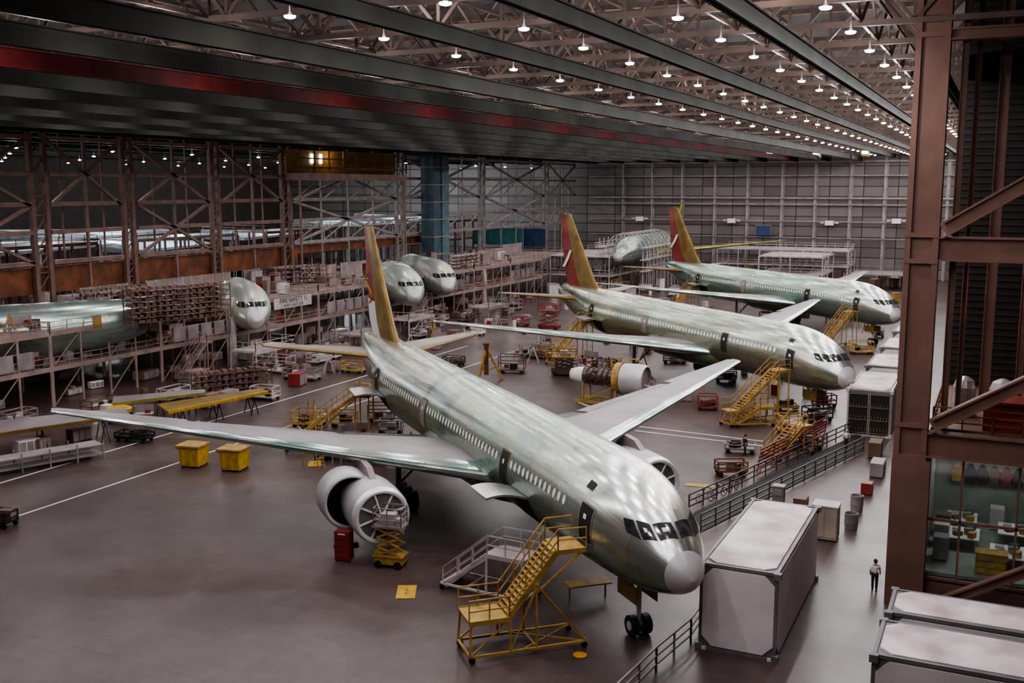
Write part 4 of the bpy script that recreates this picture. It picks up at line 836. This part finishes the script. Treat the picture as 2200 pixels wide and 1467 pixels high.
def ladder(p,rz,h,mt,lab,grp):
    t=thing('step_ladder',lab,'ladder',p,rz,grp)
    for s in (-.3,.3): MB().bar((0,s,0),(h*.35,s,h),.07).bar((h*.7,s,0),(h*.35,s,h),.07).build('side_rail',mt,t)
    m=MB()
    for k in range(1,int(h/.3)): m.bar((h*.35*k*.3/h,-.3,k*.3),(h*.35*k*.3/h,.3,k*.3),.06,.04)
    m.build('rungs',mt,t)
for j in range(60):
    lv=(8.0,4.2,0.0)[j%3]; y=rc.uniform(60,200); x=rc.uniform(-96,-91.8)
    k=rc.random()
    if k<.35: drum((x,y,lv),rc.choice(mats_),rc.uniform(.25,.4),rc.uniform(.8,1.2),'small drum standing on the left mezzanine','mezzanine drums')
    elif k<.75: bench((x,y,lv),PI/2+rc.uniform(-.1,.1),rc.uniform(1.6,3),rc.choice(mats_),'work bench standing on the left mezzanine','mezzanine benches')
    elif lv<8: drum((x,y,lv),M_yel,.3,1.0,'small drum standing on the left mezzanine','mezzanine drums')
    else: ladder((x,y,lv),rc.uniform(0,3),rc.uniform(1.8,3),rc.choice([M_yel,M_pale]),'step ladder standing on the left mezzanine','mezzanine ladders')
for j in range(70):
    y=rc.uniform(62,195); x=rc.uniform(-89,-73)
    k=rc.random()
    if k<.5: crate((x,y,0),rc.uniform(-.3,.3),rc.uniform(.8,2.6),rc.uniform(.6,1.7),rc.choice(mats_),rc.uniform(.7,1.6),'small crate on the floor before the left mezzanine','crates before the mezzanine')
    elif k<.7: bench((x,y,0),rc.uniform(0,3),rc.uniform(1.6,3),rc.choice(mats_),'work bench on the floor before the left mezzanine','benches on the floor by the mezzanine')
    elif k<.85: ladder((x,y,0),rc.uniform(0,3),rc.uniform(2,3.4),rc.choice([M_yel,M_pale]),'step ladder on the floor before the left mezzanine','ladders before the mezzanine')
    else: drum((x,y,0),rc.choice(mats_),rc.uniform(.3,.45),1.1,'small drum on the floor before the left mezzanine','drums before the mezzanine')
for nm,P,A,cnt,x0,x1 in (('second',P2,A2,46,9,60),('farthest',P3,A3,40,9,60),('nearest',P1,A1,16,40,60)):
    for j in range(cnt):
        x=rc.uniform(x0,x1); s=rc.choice((-1,1)); y=s*rc.uniform(3.5,13) if nm!='nearest' else s*rc.uniform(3,9); q=hull(P,A,x,y); k=rc.random()
        if q.x>-16 or q.x<-88: continue
        p=(q.x,q.y,0)
        if k<.3: cart('equipment cart standing under the %s airliner'%nm,p,rc.uniform(0,3),rc.uniform(1.6,2.8),rc.uniform(1,1.5),rc.uniform(1,1.8),rc.choice([M_yel,M_brown,M_gsteel,M_red,M_yel]),'carts under the %s airliner'%nm,2)
        elif k<.5: ladder(p,rc.uniform(0,3),rc.uniform(2,3.4),rc.choice([M_yel,M_yel,M_pale]),'step ladder standing under the %s airliner'%nm,'ladders under the %s airliner'%nm)
        elif k<.7: bench(p,rc.uniform(0,3),rc.uniform(1.6,2.6),rc.choice(mats_),'work bench standing under the %s airliner'%nm,'benches under the %s airliner'%nm)
        else: crate(p,rc.uniform(0,3),rc.uniform(.6,1.8),rc.uniform(.6,1.4),rc.choice(mats_),rc.uniform(.5,1.1),'small crate standing under the %s airliner'%nm,'crates under the %s airliner'%nm)
for j,(px,py,L) in enumerate(((60,640,8),(230,625,9),(330,612,12),(450,608,7),(690,600,8),(760,590,8),(1050,560,10),(1100,545,10))):
    p=G(px,py,8); t=thing('partition_wall','%s partition booth on the mezzanine deck, %s from the left'%('pale' if j%2 else 'grey',ORD[j]),'partition',(p.x if p.x>-108 else -108,p.y,8),0,'booths on the mezzanine')
    MB().b2(-.1,.1,-L/2,L/2,0,2.3).build('panel',M_gsteel if j%2 else M_mez,t); m=MB(); [m.b2(.1,.16,-L/2+q*L/5-.05,-L/2+q*L/5+.05,0,2.4) for q in range(6)]; m.build('stud',M_pale,t)
for j,y in enumerate((95,150)):
    stair('steep grey stair up to the mezzanine, %s one'%('nearer','farther')[j],(-89.5,y),PI/2,.2,4.2,1.2,.05,4.5,M_mez,'mezzanine stairs',top=1.0,treadm=M_mez)
for j,y in enumerate((70,78,86,95,104,113,122,131,140,150,160)):
    cart('work bench cart parked before the mezzanine, %s from the near end'%ORD[j],(-87+2.6*(j%3),y,0),PI/2,3.5,1.6,1.5,(M_gsteel,M_brown,M_pale)[j%3],'benches before the mezzanine')
for j,(x,y) in enumerate(((-87,108),(-83,126),(-86,144),(-82,164))):
    platform('low pale scaffold platform on the floor before the mezzanine, %s from the near end'%ORD[j],x-2,x+2,y-4,y+4,(2.6,),'low scaffolds before the mezzanine',M_pale if j%2==0 else M_gsteel,nx=2,ny=3)
# ------------------------------------------------------------ far zone
platform('white two level work platform at the far left of the line',-92,-78,215,238,(4,8.2),'far work platforms',M_pale,nx=3,ny=4)
platform('long white work platform before the far wall',-66,-34,262,274,(4.2,8),'far work platforms',M_pale,nx=7,ny=3)
platform('pale platform right behind the third tail',-50,-36,236,252,(4.2,8),'far work platforms',M_pale,nx=3,ny=3)
platform('pale platform left of the far assembly jig',-90,-80,242,262,(4.2,8),'far work platforms',M_pale,nx=3,ny=3)
platform('grey low platform at the far right before the wall',-32,-20,250,262,(3.5,),'far work platforms',M_gsteel,nx=3,ny=3)
platform('grey curved end platform of the mezzanine',-104,-92,206,228,(4.2,8.0),'far work platforms',M_mez,nx=3,ny=4)
nz=G(1325,552,8.2); tp=atY(1487,430,276); hd=(Vector((nz.x,nz.y))-Vector((tp.x,tp.y))); Lh=hd.length; ah=math.atan2(hd.y,hd.x)
t=thing('airliner_in_jig','green fuselage with tail fin inside a far assembly jig','airplane',(nz.x,nz.y,3.2),ah)
fuselage(.8,min(42,Lh-6),skinmat('fuselage_skin_blue_green',[(0,(.60,.62,.62)),(6,(.40,.54,.53)),(20,(.48,.58,.56))],(.22,.36,.33),gmax=.6,metal=.75),t,cap=True); fuselage(0,.8,M_rado,t,'radome',24,.2)
xs_=Lh-10; foil('fin',[(xs_-8,8.5,0,8.2,.95),(xs_,3.0,0,tp.z-3.2,.35)],0,.62,M_yg,t,True); foil('rudder',[(xs_-8,8.5,0,8.2,.95),(xs_,3.0,0,tp.z-3.2,.35)],.63,1,M_gsteel,t,True)
foil('wing',[(a,b,c,d,e) for a,b,c,d,e in WN],0,1,M_yg,t)
jg=thing('assembly_jig','round scaffold jig ringing the far fuselage','scaffold',(nz.x,nz.y,0),ah)
for k in range(9):
    m=MB(); x=-(5+k*2.9); r=4.4
    for q_ in range(12):
        a0=-.3+q_*.31; a1=a0+.31; m.bar((x,-r*math.cos(a0),8.8+r*math.sin(a0)),(x,-r*math.cos(a1),8.8+r*math.sin(a1)),.14)
    m.bar((x,-r,0),(x,-r,9),.2); m.bar((x,r,0),(x,r,9),.2); m.bar((x,-5.8,0),(x,-5.8,12),.14); m.bar((x,5.8,0),(x,5.8,12),.14); m.build('hoop',M_pale,jg)
for z in (4.9,7.4,10): rail(rail(MB().b2(-32,-2,4.6,5.8,z,z+.2).b2(-32,-2,-5.8,-4.6,z,z+.2),[(-32,5.8,z),(-2,5.8,z)],1.1,.08,2,2),[(-32,-5.8,z),(-2,-5.8,z),(-2,-4.4,z)],1.1,.08,2,2).build('walk_deck',M_pale,jg)
for j,(px,py,w_,h_,mt,lab) in enumerate(((1070,508,14,4.2,M_teal,'teal screen panel at the far end of the mezzanine'),(1130,512,11,5,M_blu,'blue screen panel at the far end of the mezzanine'),(1640,495,4.0,2.6,M_blu,'small blue sign board on the far wall'))):
    y=FY-2 if j==2 else 240+j*3; v=atY(px,py,y); t=thing('screen_board',lab,'board',v); MB().b2(-w_/2,w_/2,-.1,.1,-h_/2,h_/2).build('board',mt,t); MB().b2(-w_/2-.1,w_/2+.1,-.15,.15,h_/2,h_/2+.15).b2(-w_/2-.1,-w_/2,-.15,.15,-h_/2-3*(j<2),h_/2).b2(w_/2,w_/2+.1,-.15,.15,-h_/2-3*(j<2),h_/2).build('frame',M_gsteel,t)
for j,(px,py) in enumerate(((1375,470),(1572,474),(1782,479),(1926,475))):
    v=atY(px,py,FY-1.6); t=thing('wall_heater','white wall heater unit on the far wall, %s from the left'%ORD[j],'heater',v,0,'wall heaters'); MB().box(0,0,0,2.2,1,1.2).build('housing',M_white,t); MB().box(-1.8,0,.1,1.0,.7,.5).box(1.8,0,.1,1,.7,.5).build('outlet',M_pale,t)
rc=random.Random(11)
for j in range(110):
    x=rc.uniform(-90,-14); y=rc.uniform(222,274) if x>-60 else rc.uniform(200,240); h=rc.uniform(1,3.2); mt=rc.choice([M_pale,M_gsteel,M_brown,M_gsteel,M_white,M_yel,M_brown])
    if j%5==0: ladder((x,y,0),rc.uniform(0,3),rc.uniform(3,5),rc.choice([M_yel,M_pale]),'step ladder on the floor before the far wall','ladders before the far wall'); continue
    t=thing('far_crate','small crate or cabinet on the floor before the far wall','crate',(x,y,0),rc.uniform(0,1.5),'clutter before the far wall'); s=rc.uniform(.6,1.2); MB().b2(-s,s,-.7,.7,.15,h).build('body',mt,t); MB().b2(-s-.05,s+.05,-.75,.75,h,h+.1).b2(-s*.9,s*.9,-.6,.6,0,.15).build('lid',M_gsteel,t)
# ------------------------------------------------------------ walkway things
t=thing('beige_cabinet','beige tool cabinet on the walkway behind the front container','cabinet',G(1773,1155),0); MB().b2(-.8,.8,-.7,.7,.1,2.3).build('body',mat('beige',(.42,.34,.28)),t); MB().b2(-.85,.85,-.75,.75,2.3,2.4).build('top',M_pale,t); [MB().b2(x,x+.72,-.74,-.7,.25,2.2).build('door',mat('beige',(.42,.34,.28)),t) for x in (-.75,.03)]; MB().b2(-.7,.7,-.6,.6,0,.1).build('plinth',M_dark,t)
t=thing('control_cabinet','small grey control box on the guard rail side','cabinet',G(1672,1090),0); MB().b2(-.4,.4,-.35,.35,.3,1.6).build('body',M_cont,t); MB().b2(-.3,.3,-.4,-.3,1.0,1.5).b2(-.45,.45,-.4,.4,1.6,1.7).build('panel',M_gsteel,t); MB().b2(-.4,.4,-.35,.35,0,.3).build('plinth',M_dark,t)
for j,(px,py,mt) in enumerate(((1840,1095,M_gsteel),(1828,1135,M_cont))):
    t=thing('waste_drum','%s open waste drum by the walkway'%('pale farther','dark nearer')[j],'drum',G(px,py),0,'waste drums'); MB().lathe([(0,.42),(.4,.45),(.42,.47),(.8,.45),(1.1,.47),(1.1,.43),(.2,.4)],n=20).build('body',mt,t); MB().lathe([(.9,.001),(.9,.42)],n=20).build('contents',M_brown,t)
crate(G(1862,1060),0,1.0,.9,M_red,.8,'small red box beside the walkway','walkway boxes'); crate(G(1720,1090),0,1.2,.8,M_brown,.9,'small brown box behind the front container','walkway boxes')
crate(G(1885,1020),0,2.2,1.2,M_gsteel,1.0,'long grey box beside the walkway below the cage doors','walkway boxes'); crate(G(1880,980),0,2.0,1.4,M_brown,1.0,'brown box beside the walkway below the cage doors','walkway boxes')
def bicycle(label,p,rz):
    t=thing('bicycle',label,'bicycle',p,rz,'bicycles by the guard rail')
    for x in (-.52,.52):
        m=MB(); 
        for k in range(16):
            a,b=2*PI*k/16,2*PI*(k+1)/16; m.bar((x+.33*math.cos(a),0,.34+.33*math.sin(a)),(x+.33*math.cos(b),0,.34+.33*math.sin(b)),.04)
        for k in range(4): a=PI*k/4; m.bar((x-.32*math.cos(a),0,.34-.32*math.sin(a)),(x+.32*math.cos(a),0,.34+.32*math.sin(a)),.01)
        m.build('wheel',M_black,t)
    MB().bar((-.52,0,.34),(-.1,0,.3),.03).bar((-.1,0,.3),(.4,0,.8),.035).bar((-.15,0,.82),(.38,0,.82),.035).bar((-.52,0,.34),(-.15,0,.82),.03).bar((-.1,0,.3),(-.2,0,.95),.035).bar((.52,0,.34),(.36,0,1.0),.035).build('frame',M_pale,t)
    MB().bar((.36,-.28,1.02),(.36,.28,1.02),.035).build('handlebar',M_black,t); MB().box(-.2,0,.97,.26,.14,.07).build('saddle',M_black,t)
for j,(px,py) in enumerate(((1515,1078),(1545,1068),(1575,1055))): bicycle('bicycle leaning by the guard rail, %s from the left'%ORD[j],G(px,py),.9+.2*j)
# ------------------------------------------------------------ people
def skinned(name,verts,edges,radii,mt,parent,root=0,sub=2):
    me=bpy.data.meshes.new(name); me.from_pydata(verts,edges,[]); o=bpy.data.objects.new(name,me); COL.objects.link(o); o.parent=parent
    md=o.modifiers.new('Skin','SKIN'); sv=me.skin_vertices[0].data
    for i,r in enumerate(radii): sv[i].radius=(r,r); sv[i].use_root=(i==root)
    s=o.modifiers.new('Subdivision','SUBSURF'); s.levels=sub; s.render_levels=sub; me.materials.append(mt); return o
def person(label,p,rz,top,legs_m,stride=.2,arm=.1,bend=0,hairm=None):
    t=thing('person',label,'person',p,rz)
    s=stride
    V=[(0,0,.98),(0,0,1.12),(0.01,0,1.32),(0,0,1.46),(0.01,0,1.54),(.02,0,1.62),(.02,0,1.72),
       (0,.18,1.42),(-arm,.24,1.15),(arm*.6,.25,.92),(arm*.8,.25,.84),
       (0,-.18,1.42),(arm,-.24,1.15),(arm*2.4,-.25,.94),(arm*2.8,-.25,.86),
       (0,.1,.92),(s*.6,.11,.5),(s*.7,.11,.09),(s*.7+.16,.12,.04),
       (0,-.1,.92),(-s*.3,-.11,.5),(-s,-.11,.10),(-s+.16,-.12,.04)]
    E=[(0,1),(1,2),(2,3),(3,4),(4,5),(5,6),(3,7),(7,8),(8,9),(9,10),(3,11),(11,12),(12,13),(13,14),(0,15),(15,16),(16,17),(17,18),(0,19),(19,20),(20,21),(21,22)]
    Rr=[.13,.13,.15,.10,.055,.095,.085,.065,.045,.035,.035,.065,.045,.035,.035,.095,.062,.045,.04,.095,.062,.045,.04]
    body=skinned('body',V,E,Rr,M_skin,t)
    fv=[];fe=[]
    for hx,hy,sg in ((arm*.8,.25,1),(arm*2.8,-.25,-1)):
        hz=.84 if sg>0 else .86
        for k in range(5):
            n0=len(fv); dx=-.03+.02*k; L=(.07,.085,.09,.08,.05)[k]
            if k==4: pts=[(hx+.02,hy,hz+.02),(hx+.055,hy-.01*sg,hz-.02),(hx+.06,hy-.02*sg,hz-.05)]
            else: pts=[(hx+dx,hy,hz),(hx+dx,hy,hz-L*.6),(hx+dx+.01,hy-.02*sg,hz-L)]
            fv+=pts; fe+=[(n0,n0+1),(n0+1,n0+2)]
    me=MB()
    for a,b in fe: me.tube(fv[a],fv[b],.010,.008,6)
    me.build('fingers',M_skin,body)
    skinned('shirt',[V[i] for i in (0,1,2,3,7,8,11,12)],[(0,1),(1,2),(2,3),(3,4),(4,5),(3,6),(6,7)],[.15,.155,.17,.12,.085,.06,.085,.06],top,t)
    skinned('trousers',[V[i] for i in (0,15,16,17,19,20,21)],[(0,1),(1,2),(2,3),(0,4),(4,5),(5,6)],[.145,.115,.082,.07,.115,.082,.07],legs_m,t)
    m=MB(); m.lathe([(1.62,.105),(1.70,.115),(1.78,.085),(1.815,.001)],(.0,0,0),'z',14); m.build('hair',hairm or M_hair,t,True)
    MB().box(.115,0,1.655,.03,.025,.04).box(.1,.035,1.68,.02,.03,.015).box(.1,-.035,1.68,.02,.03,.015).box(.105,0,1.615,.02,.05,.01).build('face',mat('face_dark',(.25,.12,.09)),body)
    for sx,sy in ((s*.7+.06,.115),(-s+.06,-.115)):
        MB().loft([[(sx-.12,sy-.045,0),(sx+.16,sy-.045,0),(sx+.16,sy+.045,0),(sx-.12,sy+.045,0)],[(sx-.12,sy-.045,.1),(sx+.1,sy-.045,.08),(sx+.1,sy+.045,.08),(sx-.12,sy+.045,.1)]]).build('shoe',M_black,t)
    t.scale=(1.06,)*3; return t
person('person in white shirt and dark trousers walking on the walkway before the cage doors',G(1818,966),-1.9,M_shirt,M_navy,hairm=M_pale)
person('person in white shirt half hidden beside the lower brown column',G(1878,1268),PI/2,M_shirt,M_navy,.15)
person('person in dark clothes standing by the low cart beyond the nearest nose',G(1600,978),-2.5,M_dshirt,M_navy,.1)
person('person in blue shirt standing behind the loose engine',G(1330,826),-2.0,M_blu,M_navy,.1)
person('person in white shirt at the bench near the near tail',G(634,822),-1.0,M_shirt,M_navy,.1)
# ------------------------------------------------------------ world / view
w=bpy.data.worlds.new('world'); SC.world=w; w.use_nodes=True; w.node_tree.nodes['Background'].inputs[0].default_value=(.8,.5,.48,1); w.node_tree.nodes['Background'].inputs[1].default_value=.10
SC.view_settings.view_transform='AgX'
try: SC.view_settings.look='AgX - Medium High Contrast'
except Exception: pass
SC.view_settings.exposure=-.35
